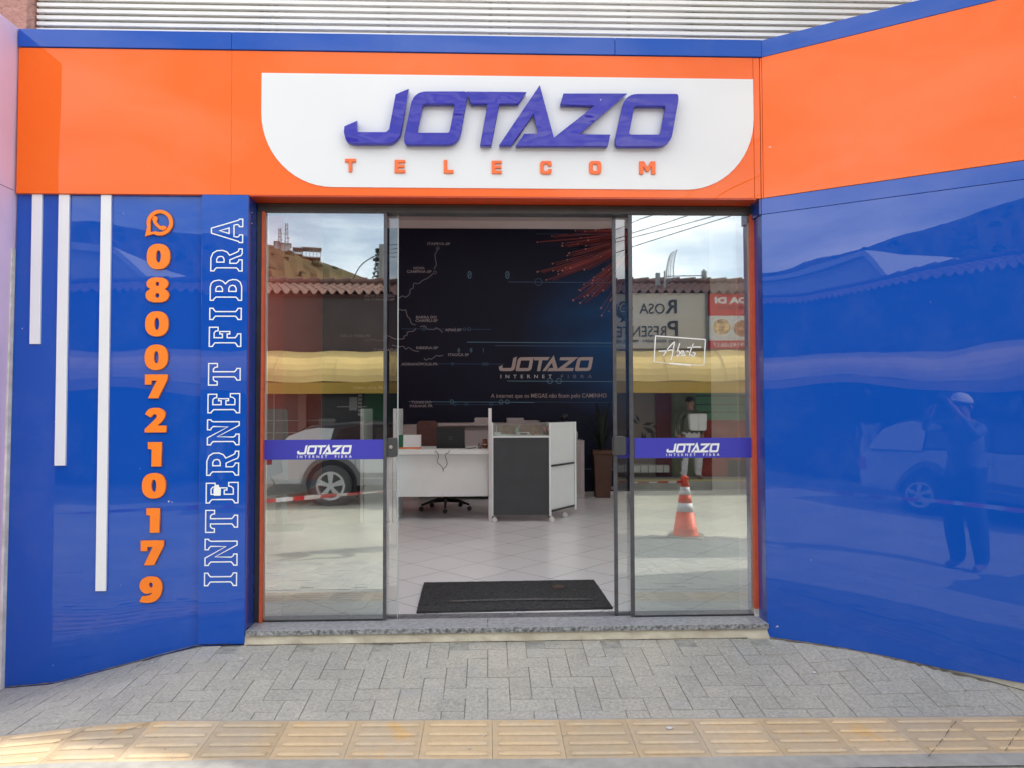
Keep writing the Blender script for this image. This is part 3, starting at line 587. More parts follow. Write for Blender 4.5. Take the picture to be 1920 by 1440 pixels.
lock = glyph('padlock_sticker', [[(lp[0]+x*lp[2], lp[1]+z*lp[3]) for x, z in roundpoly([(0, 0), (0, .68), (.25, .80), (.3, 1), (.72, 1), (.75, .80), (1, .7), (1, 0)], .12)]], -.0082, .0012, WOUT, None)
tag(lock, 'small white sticker stuck over the second E from the bottom of the column lettering', 'sticker')

# ================================================================== ENTRANCE GLASS
def pane(parent, xa, xb, y, m, zt=ZT, zb=.082, name='glass_pane'):
    return MB().add([(xa, y, zb), (xb, y, zb), (xb, y, zt), (xa, y, zt)], [(0, 1, 2, 3)]).build(name, m, parent)
def film(parent, pa, pb, pt, pbm, Y, lx0, lx1):
    a, q, w_, h_ = bx(pa, pt, pb, pbm, Y); o = MB().box((a, Y-.001, q), (a+w_, Y, q+h_)).build('blue_film', BAND, parent)
    if lx0:
        logo(o, lx0, pt+8, lx1, pt+27.5, Y-.0015, WHITE)
        t0 = bx(lx0, pt+29, lx1, pt+34, Y-.002); text('film_text', 'INTERNET  FIBRA', t0[0], t0[1], t0[2], t0[3], Y-.002, WHITE, o, .0008, .01, space=1.9)
    return o
xa, xs1, xs2 = -1.305, W(719, 800, GY).x, W(725, 800, GY).x
fl = thing('fixed_glass_panel', 'fixed glass panel left of the doorway, mirroring a hill and a white car', 'glass panel', (0, 0, 0), 'entrance glass')
pane(fl, xa, xs1, GY, GLASS); MB().box((xs1, GY-.008, .082), (xs2, GY+.008, ZT)).build('edge_profile', ALU, fl)
MB().box((xa, GY-.006, .080), (xs1, GY+.006, .088)).build('bottom_seal', BLACK, fl)
film(fl, 489.5, 718.5, 824.5, 861.5, GY-.001, 557, 659.5)
Y2 = .20; xl1, xl2 = W(700, 800, Y2).x, W(747, 800, Y2).x
sl = thing('sliding_glass_door', 'left sliding glass leaf pushed open behind the fixed panel', 'glass door', (0, 0, 0), 'entrance glass')
pane(sl, -1.20, xl2-.004, Y2, GLASS2); MB().box((xl2-.006, Y2-.004, .075), (xl2, Y2+.004, ZT)).build('glass_edge', mat('pale_edge', (.45, .5, .5), .2), sl)
xr1, xr2 = W(1180.5, 800, GY).x, W(1187.5, 800, GY).x
fr = thing('fixed_glass_panel', 'fixed glass panel right of the doorway, mirroring a cone and a yellow awning', 'glass panel', (0, 0, 0), 'entrance glass')
pane(fr, xr2, 1.589, GY, GLASS); MB().box((xr1, GY-.008, .082), (xr2, GY+.008, ZT)).build('edge_profile', ALU, fr)
MB().box((xr2, GY-.006, .080), (1.589, GY+.006, .088)).build('bottom_seal', BLACK, fr)
film(fr, 1190, 1411, 821, 858.5, GY-.001, 1249.5, 1349)
xk1, xk2 = W(1150, 800, Y2).x, W(1156.5, 800, Y2).x
sr = thing('sliding_glass_door', 'right sliding glass leaf pushed open, with a grey front profile', 'glass door', (0, 0, 0), 'entrance glass')
pane(sr, xk2, 1.5, Y2, GLASS2); MB().box((xk1, Y2-.008, .075), (xk2, Y2+.008, ZT)).build('edge_profile', ALU, sr)
film(sr, 1157, 1192, 821, 858.5, Y2-.002, None, None)
# lock boxes
for par, (a, b_, c, d), keyx in ((sl, (724.5, 821.5, 744.5, 857), 733), (sr, (1151, 818.5, 1173.5, 853.5), None)):
    q = bx(a, b_, c, d, Y2-.03); x0, z0, w_, h_ = q
    lk = MB().prism([(x, Y2-.045, z) for x, z in roundpoly([(x0, z0), (x0+w_, z0), (x0+w_, z0+h_), (x0, z0+h_)], .015, 4)], (0, .04, 0)).build('door_lock', mat('lock_grey', (.05, .052, .055), .5, noise=.1), par, bevel=.003)
    MB().prism([(x, Y2+.002, z) for x, z in roundpoly([(x0, z0), (x0+w_, z0), (x0+w_, z0+h_), (x0, z0+h_)], .015, 4)], (0, .03, 0)).build('inner_lock', MATS['lock_grey'], par)
    if keyx:
        k = W(keyx, 838, Y2-.047); MB().tube([(k.x, Y2-.052, k.z), (k.x, Y2-.045, k.z)], .0105, 18).build('key_cylinder', mat('steel', (.7, .7, .7), .3, metal=1), lk)
# open sign
op = thing('open_sign', 'white handwritten word Aberto in a hand drawn frame on the right glass', 'sign')
def p4(pts, f=lambda p: (1140+p[0]/6.4, 600+p[1]/6.4), Y=GY-.003): return [(W(*f(p), Y).x, W(*f(p), Y).z) for p in pts]
mbx = MB()
def stroke(pts, wd, smooth=True):
    q = p4(pts); q = spl(q, 6, False) if smooth and len(q) > 2 else q; ribbon(mbx, q, wd, GY-.0032)
stroke([(565, 190), (1175, 235)], .0060, False); stroke([(570, 190), (552, 500)], .0062, False); stroke([(1170, 235), (1150, 535)], .0060, False)
stroke([(545, 500), (740, 522)], .003, False); stroke([(735, 520), (1000, 542)], .0085, False); stroke([(1000, 540), (1160, 542)], .003, False)
for s_ in ([(665, 428), (730, 330), (800, 258)], [(800, 256), (780, 370), (755, 485)], [(608, 375), (700, 368), (800, 352)],
           [(862, 280), (838, 350), (808, 425)], [(808, 425), (840, 370), (862, 385), (850, 420), (820, 430), (806, 424)],
           [(866, 412), (898, 396), (906, 374), (886, 372), (872, 402), (888, 428), (912, 416)], [(912, 416), (932, 372), (928, 402), (920, 432)], [(926, 404), (942, 380), (960, 374), (962, 388)],
           [(1025, 282), (990, 370), (972, 432)], [(952, 332), (1030, 325), (1118, 325)], [(972, 432), (1000, 415), (1015, 395)], [(1035, 385), (1012, 400), (1008, 432), (1030, 436), (1045, 405), (1035, 385)]): stroke(s_, .0062)
mbx.build('hand_lettering', mat('sign_white', (.9, .9, .88), .5), op)

# ================================================================== WALLS AROUND
LIL = mat('lilac_paint', (.66, .52, .72), .7, .3, noise=.05, nscale=3)
nb = thing('neighbour_wall', 'lilac painted wall of the next building at the left edge', 'wall', (-2.7, 0, 0))
Tn = Matrix.Translation((2.7, 0, 0))
MB().prism([(-4.5+2.7, -.42, -.5), (-2.672+2.7, -.42, -.5), (-2.627+2.7, -.42, 3.445), (-4.5+2.7, -.42, 3.445)], (0, .72, 0)).build('wall', LIL, nb)
MB().prism([(-2.669+2.7, -.008, -.25), (-2.652+2.7, -.008, -.25), (-2.6335+2.7, -.008, 2.2), (-2.640+2.7, -.008, 2.2)], (0, .03, 0)).build('edge_trim', mat('trim_offwhite', (.66, .64, .58), .8, noise=.2, nscale=14), nb)
MB().box((-2.645, -.4195, 2.525), (-2.6370, .0, 2.529), Tn).build('panel_joint', mat('joint_dark', (.12, .09, .13), .8), nb)
o = MB().box((-5.5, .03, 3.45), (-2.603, .6, 9)).build('upper_wall', mat('pink_render', (.50, .27, .22), .95, noise=.12, nscale=18, bump=1, bscale=35, bdist=.02))
tag(o, 'rough pink rendered wall above the lilac wall', 'wall')
lv = thing('louvre_screen', 'white horizontal slat screen above the orange fascia', 'screen', (0, .10, 0))
mb = MB(); SLW = mat('slat_white', (.93, .93, .90), .5, noise=.04, nscale=4)
zs = 3.445; k = 0
while zs+k*.0372 < 4.25:
    z = zs+k*.0372; mb.box((-2.59, 0, z), (3.6, .016, z+.0195)); k += 1
mb.build('slats', SLW, lv)
for px in (500, 515, 725, 916, 951, 1175, 1311, 1395, 75):
    x = W(px, 40, .13).x; MB().box((x, .022, 3.44), (x+.022, .035, 4.3)).build('upright', mat('upright_white', (.50, .50, .48), .6), lv)
MB().box((-2.6, .085, 3.44), (-1.35, .1, 4.3)).build('backing_board', mat('backing_beige', (.50, .47, .41), .8, noise=.1), lv)
MB().box((1.25, .085, 3.44), (3.6, .1, 4.3)).build('backing_board', MATS['backing_beige'], lv)
MB().box((-1.35, .17, 3.44), (1.25, .19, 4.3)).build('backing_wall', mat('backing_dark', (.17, .13, .12), .8, noise=.3, nscale=2), lv)
o = MB().box((-2.6, .12, 4.3), (3.6, .42, 6.2)).build('upper_storey', mat('upper_plaster', (.55, .50, .45), .9, noise=.08)); tag(o, 'plain plastered parapet wall above the slat screen', 'wall')  # kept shallow so the added roof light stays open to the sky
# building on the right of the wing (its corner shades the pavement)
e_ = TP @ Vector((WL, 0, 0))
o = MB().box((e_.x-.02, -2.47, -.3), (e_.x+9, -.3, 9.5)).build('side_building', mat('side_plaster', (.45, .42, .38), .9, noise=.08)); tag(o, 'tall plastered building beyond the angled blue wing', 'building')

# ================================================================== INTERIOR
MY = 6.04
mur = thing('wall_mural', 'dark navy printed mural with town names, red fibres and the JOTAZO logo', 'mural')
MUR = bpy.data.materials.new('mural_print'); MUR.use_nodes = True
t = MUR.node_tree; b = t.nodes['Principled BSDF']; l = t.links.new; b.inputs['Roughness'].default_value = .5; b.inputs['Specular IOR Level'].default_value = .25
tcn = t.nodes.new('ShaderNodeTexCoord'); mpn = t.nodes.new('ShaderNodeMapping'); mpn.inputs['Location'].default_value = (-1.25, 0, -1.75); mpn.inputs['Scale'].default_value = (.55, 0, .75)
gr = t.nodes.new('ShaderNodeTexGradient'); gr.gradient_type = 'SPHERICAL'; n = t.nodes.new('ShaderNodeTexNoise'); n.inputs['Scale'].default_value = 1.3; n.inputs['Detail'].default_value = 3
mpn2 = t.nodes.new('ShaderNodeMapping'); mpn2.inputs['Scale'].default_value = (.7, 1, 2.2)
mu = t.nodes.new('ShaderNodeMath'); mu.operation = 'MULTIPLY'; x = t.nodes.new('ShaderNodeMix'); x.data_type = 'RGBA'
x.inputs['A'].default_value = (.006, .008, .027, 1); x.inputs['B'].default_value = (.008, .16, .50, 1)
l(tcn.outputs['Object'], mpn.inputs['Vector']); l(mpn.outputs['Vector'], gr.inputs['Vector']); l(tcn.outputs['Object'], mpn2.inputs['Vector']); l(mpn2.outputs['Vector'], n.inputs['Vector'])
l(gr.outputs['Fac'], mu.inputs[0]); l(n.outputs['Fac'], mu.inputs[1]); l(mu.outputs[0], x.inputs['Factor']); l(x.outputs['Result'], b.inputs['Base Color'])
MB().box((-2.315, MY, .10), (3.2, MY+.008, 3.835)).build('printed_sheet', MUR, mur)
MTX = mat('mural_white', (.34, .32, .34), .5); MLN = mat('mural_line', (.20, .20, .23), .5); MBL = mat('mural_blue_line', (.04, .11, .22), .5); MLT = mat('mural_light_blue', (.11, .26, .36), .5)
def mt(s, px0, px1, py, cap=5.0, m=MTX, bold=.022):
    a, q, w_, h_ = bx(px0, py-cap/2, px1, py+cap/2, MY-.002); return text('town_label', s, a, q, w_, h_, MY-.002, m, mur, .001, bold)
for a in (('ITAPEVA-SP', 801.5, 844, 457), ('NOVA', 775.5, 796.5, 502.5), ('CAMPINA-SP', 763, 809, 509), ('BOM SUCESSO', 684, 741, 554), ('DE ITARARÉ-SP', 683, 740, 561), ('BARRA DO', 780, 819, 594.5), ('CHAPÉU-SP', 779, 820.5, 601), ('APIAÍ-SP', 834.5, 865.5, 618.5),
          ('DR.ULYSSES-PR', 638.5, 695, 629.5), ('RIBEIRA-SP', 780.5, 821.5, 652), ('ITAPIRAPUÃ', 700, 748, 656), ('ITAOCA SP', 840.5, 879, 665), ('ADRIANÓPOLIS-PR', 752.5, 821, 682.5), ('CERRO AZUL-PR', 662, 718, 727), ('TUNAS DO', 771.5, 809, 754), ('PARANÁ PR', 768.5, 811.5, 761)): mt(*a)
def zm(p): return (740+p[0]/4.5714, 400+p[1]/4.5714)
def mline(name, runs, wd, m, f=zm, y=MY-.0015, smooth=True):
    mb = MB()
    for r_ in runs:
        q = [(W(*f(p), y).x, W(*f(p), y).z) for p in r_]; ribbon(mb, spl(q, 5, False) if smooth and len(q) > 2 else q, wd, y)
    return mb.build(name, m, mur)
mline('map_line', [[(370, 300), (352, 345), (345, 350), (350, 400), (357, 440), (335, 478)]], .012, MLN)
mline('map_line', [[(330, 515), (290, 550), (240, 575), (205, 602), (165, 600), (158, 640), (132, 655), (128, 690), (95, 718), (65, 708), (38, 728)]], .012, MLN)
mline('map_line', [[(38, 822), (75, 832), (95, 830), (108, 880), (130, 905), (145, 945), (180, 955)]], .012, MLN)
mline('map_line', [[(215, 972), (260, 966), (280, 992), (340, 994), (355, 982), (390, 1000), (410, 1022)]], .012, MLN)
mline('map_line', [[(182, 985), (160, 1010), (112, 1016), (105, 1045), (82, 1052), (74, 1075), (0, 1075), (-60, 1050), (-90, 1090), (-200, 1082), (-260, 1095)]], .012, MLN)
mline('map_line', [[(-20, 1130), (38, 1143), (75, 1140), (95, 1165), (120, 1150), (160, 1175), (208, 1184)]], .012, MLN)
mline('map_line', [[(250, 1242), (270, 1258), (290, 1245), (310, 1250), (330, 1240), (360, 1218), (380, 1224), (415, 1216)]], .012, MLN)
def hl(name, y_, a, b_, m, wd=.006): return mline(name, [[(a, y_), (b_, y_+(b_-a)*.006)]], wd, m, smooth=False)
hl('circuit_line', 588, 972, 1868, MBL, .010); hl('circuit_line', 176, 1212, 1486, MBL); hl('circuit_line', 178, 1530, 1868, MBL)
hl('circuit_line', 990, 60, 826, MBL); hl('circuit_line', 1104, 620, 1875, MLT, .010); hl('circuit_line', 1134, 860, 1875, MBL, .008); hl('circuit_line', 1289, 370, 940, MBL)
hl('circuit_line', 1437, 965, 1878, MLT, .009); hl('circuit_line', 1614, 120, 1200, MLT, .009); hl('circuit_line', 1617, 1200, 1878, MBL); hl('circuit_line', 1636, 340, 930, MBL)
hl('circuit_line', 2191, 1632, 1690, MLT, .009); hl('circuit_line', 2194, 1845, 1880, MLT, .009)
def ring(cx, cy, r_, m, wd=.008): mline('circuit_ring', [[(cx+r_*math.cos(k*math.pi/10), cy+r_*math.sin(k*math.pi/10)) for k in range(21)]], wd, m, smooth=False)
for cx, cy, r_, m_ in ((1232, 588, 30, MBL), (1762, 594, 30, MBL), (1330, 1437, 22, MLT), (1408, 1437, 22, MLT), (489, 1614, 16, MLT), (515, 1634, 13, MBL), (614, 1634, 13, MBL), (828, 1634, 13, MBL), (912, 1616, 17, MLT), (965, 1616, 17, MLT), (250, 991, 13, MBL), (598, 993, 12, MBL), (638, 993, 14, MBL), (495, 1290, 11, MBL), (762, 1291, 11, MBL), (790, 1291, 12, MBL), (370, 298, 12, MLN), (345, 505, 12, MLN)): ring(cx, cy, r_, m_)
for s_, cx, cy, h_ in (('0', 642, 527, 62), ('0', 966, 528, 62), ('0', 550, 1175, 36), ('0', 655, 1173, 36), ('1', 759, 1175, 36)):
    a, q, w_, hh = bx(*zm((cx-h_*.26, cy-h_/2)), *zm((cx+h_*.26, cy+h_/2)), MY-.002)
    c = [ell(.5, .5, .5, .5, 24, 3), ell(.5, .5, .33, .38, 24, 3)] if s_ == '0' else [[(.42, 0), (.42, .84), (.2, .8), (.2, .92), (.62, 1), (.62, 0)]]
    glyph('binary_digit', place(c, (a, q, w_, hh)), MY-.002, .001, MLT, mur)
    if s_ == '0': mline('digit_slash', [[(cx-h_*.13, cy+h_*.2), (cx+h_*.13, cy-h_*.2)]], .01, MLT, smooth=False)
RF = mat('fibre_red', (.36, .03, .022), .5); RF2 = mat('fibre_dark_red', (.16, .016, .018), .5); RDOT = mat('fibre_tip', (.62, .22, .20), .5)
rf = random.Random(3)
tips = [(1548, 150), (1632, 155), (1722, 145), (1348, 195), (1223, 247), (1595, 210), (1659, 231), (1438, 257), (1437, 278), (1570, 261), (1640, 277), (1637, 306), (1496, 341), (1480, 362), (1479, 398), (1765, 372), (1354, 431), (1463, 464), (1508, 470), (1437, 491), (1399, 497), (1358, 492), (1224, 501), (1626, 482), (1787, 480), (1836, 486), (1402, 520), (1706, 549), (1697, 574), (1300, 570), (1693, 603), (1622, 610), (1582, 656), (1595, 662), (1787, 661), (1706, 686), (1693, 708), (1654, 704), (1530, 745), (1590, 768), (1625, 715), (1850, 745), (1770, 812), (1838, 840), (1775, 876), (1860, 730)]
for cnt, mm, ww in ((40, RF2, .012), (34, RF, .0045)):
    runs = []
    for k in range(cnt):
        tx, ty = tips[k % len(tips)]; tx += rf.uniform(10, 60); ty += rf.uniform(-10, 14); ey_ = 150+(ty-150)*.15
        runs.append([(tx, ty), ((tx+2100)/2, (ty*.62+ey_*.38)-10), (2100, ey_)])
    mline('fibre_strands', runs, ww, mm, y=MY-(.0012 if mm is RF2 else .0018))
runs = [[(tx, ty), (tx*.55+2050*.45, (ty*.70+150*.3)), (2050, 150+(ty-150)*.2)] for tx, ty in tips]
mline('fibre_strands', runs, .0045, mat('fibre_pale', (.34, .07, .06), .5), y=MY-.0022)
mb = MB()
for tx, ty in tips:
    p = W(*zm((tx, ty)), MY-.003); r_ = rf.uniform(.008, .014); mb.add([(p.x+r_*math.cos(a*math.pi/4), MY-.003, p.z+r_*math.sin(a*math.pi/4)) for a in range(8)], [tuple(range(8))])
mb.build('fibre_tips', RDOT, mur)
logo(mur, 935.5, 666, 1112, 696, MY-.003, mat('mural_logo', (.50, .42, .40), .35), 'mural_logo')
a = bx(938.5, 702.3, 1034.5, 709, MY-.003); text('mural_text', 'INTERNET', a[0], a[1], a[2], a[3], MY-.003, mat('mural_bright', (.62, .62, .64), .4), mur, .001, .012, space=2.3)
a = bx(1052, 702.3, 1110, 709, MY-.003); text('mural_text', 'FIBRA', a[0], a[1], a[2], a[3], MY-.003, MLN, mur, .001, .0, space=2.3)
a = bx(920.5, 737.5, 1137.5, 745.5, MY-.003); text('mural_slogan', 'A internet que os MEGAS não ficam pelo CAMINHO', a[0], a[1], a[2], a[3], MY-.003, mat('mural_slogan', (.42, .33, .32), .5), mur, .001, .006)

LAM = mat('white_laminate', (.80, .84, .82), .4, noise=.03, nscale=3); LAMD = mat('beige_laminate', (.42, .37, .36), .5, noise=.05, nscale=3)
GREYP = mat('graphite_board', (.055, .06, .065), .5, noise=.08, nscale=6)
FZ = .06
# partition panels beside the desks
def panel(label, px0, y0, depth, group='partition panels between the desks', px1=None):
    x = W(px0, 900, y0).x; wd = .035
    o = thing('desk_partition', label, 'partition', (x, y0, FZ), group)
    pr = roundpoly([(0, 0), (depth, 0), (depth, 1.225), (0, 1.225)], [0, 0, .05, .05])
    MB().prism([(.004, u_+.004, v) for u_, v in pr], (wd-.008, 0, 0)).build('panel', LAM, o, T=Matrix.Identity(4))
    q = roundpoly([(-.001, 0), (depth+.004, 0), (depth+.004, 1.229), (-.001, 1.229)], [0, 0, .052, .052])
    MB().prism([(0, u_-.004, v) for u_, v in roundpoly([(0, 0), (.012, 0), (.012, 1.229), (0, 1.22)], [0, 0, 0, .01])], (wd, 0, 0)).build('edge_trim', mat('edge_white', (.80, .80, .80), .4), o)
    return o
panel('white desk partition seen through the left glass, nearest the waiting chairs', 675.5, 3.72, .62)
panel('white desk partition at the left edge of the doorway opening', 737, 3.72, .64)
panel('white desk partition between the laptop desk and the grey cart', 916, 3.75, .64)
# narrow white cabinet between the two left partitions
x0, x1 = W(682.5, 970, 3.70).x, W(735.5, 970, 3.70).x
o = thing('reception_unit', 'white full height desk front between two partitions behind the left glass', 'desk', (x0, 3.70, FZ))
MB().box((0, 0, 0), (x1-x0, .03, .70)).build('front_panel', LAM, o); MB().box((-.0, -.01, .703), (x1-x0, .55, .735)).build('desktop', LAM, o)
sc_ = thing('monitor', 'dark monitor on the desk behind the left glass', 'monitor', (x0+.20, 3.95, FZ+.735))
MB().box((-.12, 0, .08), (.12, .02, .28)).build('screen', BLACK, sc_, bevel=.004); MB().box((-.02, .0, .003), (.02, .02, .08)).box((-.07, -.05, 0), (.07, .07, .003)).build('stand', BLACK, sc_)
# laptop desk
xa, xb = W(747, 890, 3.86).x, .005
dk = thing('reception_desk', 'white desk with a plain front board, between two partitions', 'desk', (xa, 3.80, FZ))
zt_ = W(830, 843, 3.80).z-FZ; zm_ = W(830, 852, 3.80).z-FZ; zl_ = W(830, 931, 3.86).z-FZ
MB().box((-.03, 0, zm_), (xb-xa+.01, .68, zt_)).build('desktop', LAM, dk, bevel=.002)
MB().box((0, .06, zl_), (xb-xa, .078, zm_-.001)).build('modesty_board', LAM, dk)
DT = FZ+zt_
lt = thing('laptop', 'open black laptop with a round emblem on its lid, on the white desk', 'laptop', (W(845, 840, 4.0).x, 4.02, DT+.001))
wl_ = (W(872, 840, 4.0).x-W(818.5, 840, 4.0).x)
MB().prism([(-wl_/2, -.005, .0), (wl_/2, -.005, .0), (wl_/2, -.07, .235), (-wl_/2, -.07, .235)], (0, -.008, 0)).build('lid', mat('laptop_black', (.012, .013, .014), .35, noise=.1), lt, bevel=.002)
MB().box((-wl_/2, 0, 0), (wl_/2, .25, .018)).build('base', BLACK, lt, bevel=.003)
mbr = MB(); c = Vector((0, -.052, .118)); 
mbr.tube([c+Vector((.017*math.cos(a*math.pi/8), -.004-.28*.017*math.sin(a*math.pi/8), .017*math.sin(a*math.pi/8))) for a in range(17)], .0022, 5, False).build('emblem', mat('emblem_grey', (.25, .25, .26), .3, metal=.6), lt)
bxo = thing('carton', 'white carton with a green side and orange base on the desk', 'box', (W(748, 845, 3.95).x, 3.95, DT+.001))
bw = W(788, 840, 3.95).x-W(748, 840, 3.95).x
MB().box((0, 0, .018), (bw*.20, .12, .152)).build('green_side', mat('green_card', (.02, .12, .06), .6, noise=.3, nscale=60), bxo); MB().box((bw*.205, 0, .018), (bw, .12, .152)).build('white_side', mat('white_card', (.72, .70, .70), .7), bxo)
MB().box((-.004, -.004, 0), (bw+.003, .124, .017)).build('orange_base', mat('orange_card', (.75, .18, .05), .6), bxo)
p = W(779+0, 845, 3.95)
jg = thing('copper_jug', 'small copper jug with a metal band at the right end of the desk', 'jug', (W(909, 842, 4.0).x, 4.0, DT+.001))
MB().lathe([(.028, 0), (.033, .02), (.034, .05), (.026, .075), (.028, .10), (.020, .106)], n=20).build('body', mat('copper', (.22, .08, .045), .35, metal=.6, noise=.2), jg, smooth=True)
MB().lathe([(.0348, .040), (.0352, .042), (.0352, .048), (.0345, .050)], n=20).build('band', mat('steel', (.7, .7, .7), .3, metal=1), jg, smooth=True)
o = MB().lathe([(.02, 0), (.022, .04), (.014, .052), (.012, .06)], (0, 0, 0), 14).build('small_speaker', mat('chrome_dark', (.2, .2, .21), .2, metal=.9), None, smooth=True); o.location = (W(900, 842, 3.93).x, 3.93, DT+.001)
tag(o, 'small shiny metal pot beside the copper jug', 'pot')
mb = MB(); f = lambda q: (740+q[0]/4.5714, 700+q[1]/4.5714)
for run in ([(345, 662), (372, 690), (375, 720), (366, 745), (372, 770), (400, 795), (418, 830)], [(470, 662), (455, 685), (433, 695), (440, 730), (450, 770), (440, 800), (420, 815), (418, 842)]):
    mb.tube(spl([tuple(W(*f(q), 3.792)) for q in run], 5, False), .0035, 6)
o = mb.build('power_cable', BLACK); tag(o, 'thin black cable hanging in a loop over the desk front', 'cable')
o = MB().tube([W(*f(q), 3.9)+Vector((0, 0, .004)) for q in ((230, 655), (345, 655), (560, 657), (640, 648), (700, 638))], .004, 6).build('desk_cable', BLACK); tag(o, 'black cable lying along the desktop beside the laptop', 'cable')
# office chair
ch = thing('office_chair', 'brown office chair with a five star base behind the laptop desk', 'chair', (W(835, 930, 4.55).x, 4.62, FZ))
CHM = mat('brown_leather', (.10, .035, .028), .5, noise=.15)
xc = W(799, 800, 4.75).x-ch.location.x
MB().prism([(x+xc-.13, 0, z) for x, z in roundpoly([(0, 0), (.26, 0), (.26, .55), (0, .55)], .06)], (0, .07, 0)).build('backrest', CHM, ch, bevel=.01, T=Matrix.Translation((0, .25, .52)))
MB().box((-.24, -.24, .42), (.22, .24, .50)).build('seat', CHM, ch, bevel=.02); MB().tube([(0, 0, .10), (0, 0, .42)], .025, 12).build('column', BLACK, ch)
for k in range(5):
    a = R(200+72*k); e2 = Vector((.30*math.cos(a), .30*math.sin(a), .075))
    lg = MB().tube([(0, 0, .12), Vector((0, 0, .115))*.4+e2*.6+Vector((0, 0, .02)), e2], [.022, .018, .012], 8).build('base_arm', BLACK, ch)
    MB().tube([e2+Vector((0, -.012, -.045)), e2+Vector((0, .012, -.045))], .028, 14).build('castor', BLACK, lg)
# grey cart with open side shelves
cy = 3.70; xl, xr_ = W(922, 900, cy).x, W(1033.5, 900, cy).x; zt1 = W(975, 793, cy).z-FZ; zs1 = W(975, 817, cy).z-FZ; zb1 = .062
ct = thing('service_cart', 'graphite grey fronted white cart on castors with a glass topped tray', 'cart', (xl, cy, FZ))
wC = xr_-xl
MB().box((0, 0, zb1), (.017, .42, zt1)).build('side_panel', LAM, ct); MB().box((wC-.022, 0, zb1), (wC, .42, zt1)).build('side_panel', LAM, ct)
MB().box((.018, .012, zb1+.01), (wC-.023, .03, zs1-.022)).build('front_panel', GREYP, ct); MB().box((.018, .004, zs1-.021), (wC-.023, .40, zs1)).build('tray_shelf', LAM, ct)
MB().box((.018, .002, zs1+.001), (wC-.023, .006, zt1-.006)).build('glass_front', glass_mat('clear_glass', .06, (.92, .95, .94)), ct)
MB().box((.018, .38, zs1+.001), (wC-.023, .40, zt1-.03)).build('tray_back', mat('tray_tan', (.36, .27, .22), .6, noise=.2, nscale=20), ct)
# wing with open shelves going back to the right
x2 = W(1078, 950, cy+.45).x-xl
def wq(u_, z): return (wC+.004+(x2-wC)*u_, .06+.42*u_, z)
MB().prism([wq(0, zb1+.03), wq(1, zb1+.03), wq(1, zt1), wq(0, zt1)], (0, .015, 0)).build('back_board', LAM, ct)
for z in (.245*0+.10, W(1055, 872, cy+.2).z-FZ):
    MB().add([wq(0, z), wq(1, z), (x2, .02, z), (wC+.03, -.0, z)][0:4], [(0, 1, 2, 3)])
for nm, z in (('shelf', W(1050, 873, cy+.05).z-FZ-.01), ('shelf', .10)):
    MB().prism([(wC+.002, .0, z), (wC+.002, .06, z), (x2, .47, z), (x2-.01, .44, z)], (0, 0, .018)).build(nm, mat('black_edge', (.03, .03, .03), .5), ct)
MB().box((x2, .455, zb1), (x2+.02, .49, zt1)).build('end_panel', LAM, ct)
for (u_, v) in ((.03, -.01), (wC+.005, -.005), (x2-.13, .30), (.05, .38)):
    MB().tube([(u_, v-.009, .028), (u_, v+.009, .028)], .028, 18, True).lathe([(.008, .055), (.008, .063)], (u_, v, 0), 8).build('castor', mat('white_plastic', (.70, .69, .66), .4), ct)
# things in the cart tray
o = thing('router', 'white router with thin antennas in the cart tray', 'router', (W(933, 812, cy+.12).x, cy+.12, FZ+zs1)); MB().box((-.035, 0, 0), (.035, .08, .035)).build('body', mat('white_plastic', (.70, .69, .66), .4), o, bevel=.004)
MB().tube([(-.01, .04, .03), (-.012, .04, .105)], .003, 6).build('antenna', mat('white_plastic', (.70, .69, .66), .4), o)
o = thing('router', 'long white router with an orange lit front in the cart tray', 'router', (W(981, 812, cy+.12).x, cy+.12, FZ+zs1)); MB().box((-.07, 0, 0), (.07, .08, .032)).build('body', mat('white_plastic', (.70, .69, .66), .4), o, bevel=.006)
MB().box((-.035, -.001, .010), (.045, .0, .022)).build('port_row', mat('ports_dark', (.10, .07, .05), .4), o); MB().tube([(-.055, .04, .03), (-.06, .04, .08), (-.03, .04, .105)], .003, 6).build('antenna', mat('white_plastic', (.70, .69, .66), .4), o)
o = thing('pen_pot', 'pot of pink and white pens at the right end of the cart tray', 'pot', (W(1023, 812, cy+.10).x, cy+.10, FZ+zs1)); MB().lathe([(.028, 0), (.03, .05), (.027, .05), (.025, .01)], n=16).build('pot', glass_mat('pot_glass', .1), o)
for k in range(6): MB().tube([(rnd.uniform(-.015, .015), rnd.uniform(-.01, .01), .005), (rnd.uniform(-.03, .03), rnd.uniform(-.02, .02), .10)], .004, 6).build('pen', [mat('pen_pink', (.7, .25, .25), .5), mat('pen_white', (.7, .65, .62), .5)][k % 2], o)
for k, (pa, pb, hh) in enumerate(((967, 971, .085), (997, 1004, .09))):
    x = W(pa, 805, cy+.2).x; o = MB().box((x, cy+.2, FZ+zs1), (x+.03, cy+.3, FZ+zs1+hh)).build('card_box', mat('card_green' if k == 0 else 'card_tan', (.35, .5, .45) if k == 0 else (.45, .33, .22), .6)); tag(o, ['thin pale green upright box in the cart tray', 'thin tan upright box in the cart tray'][k], 'box')
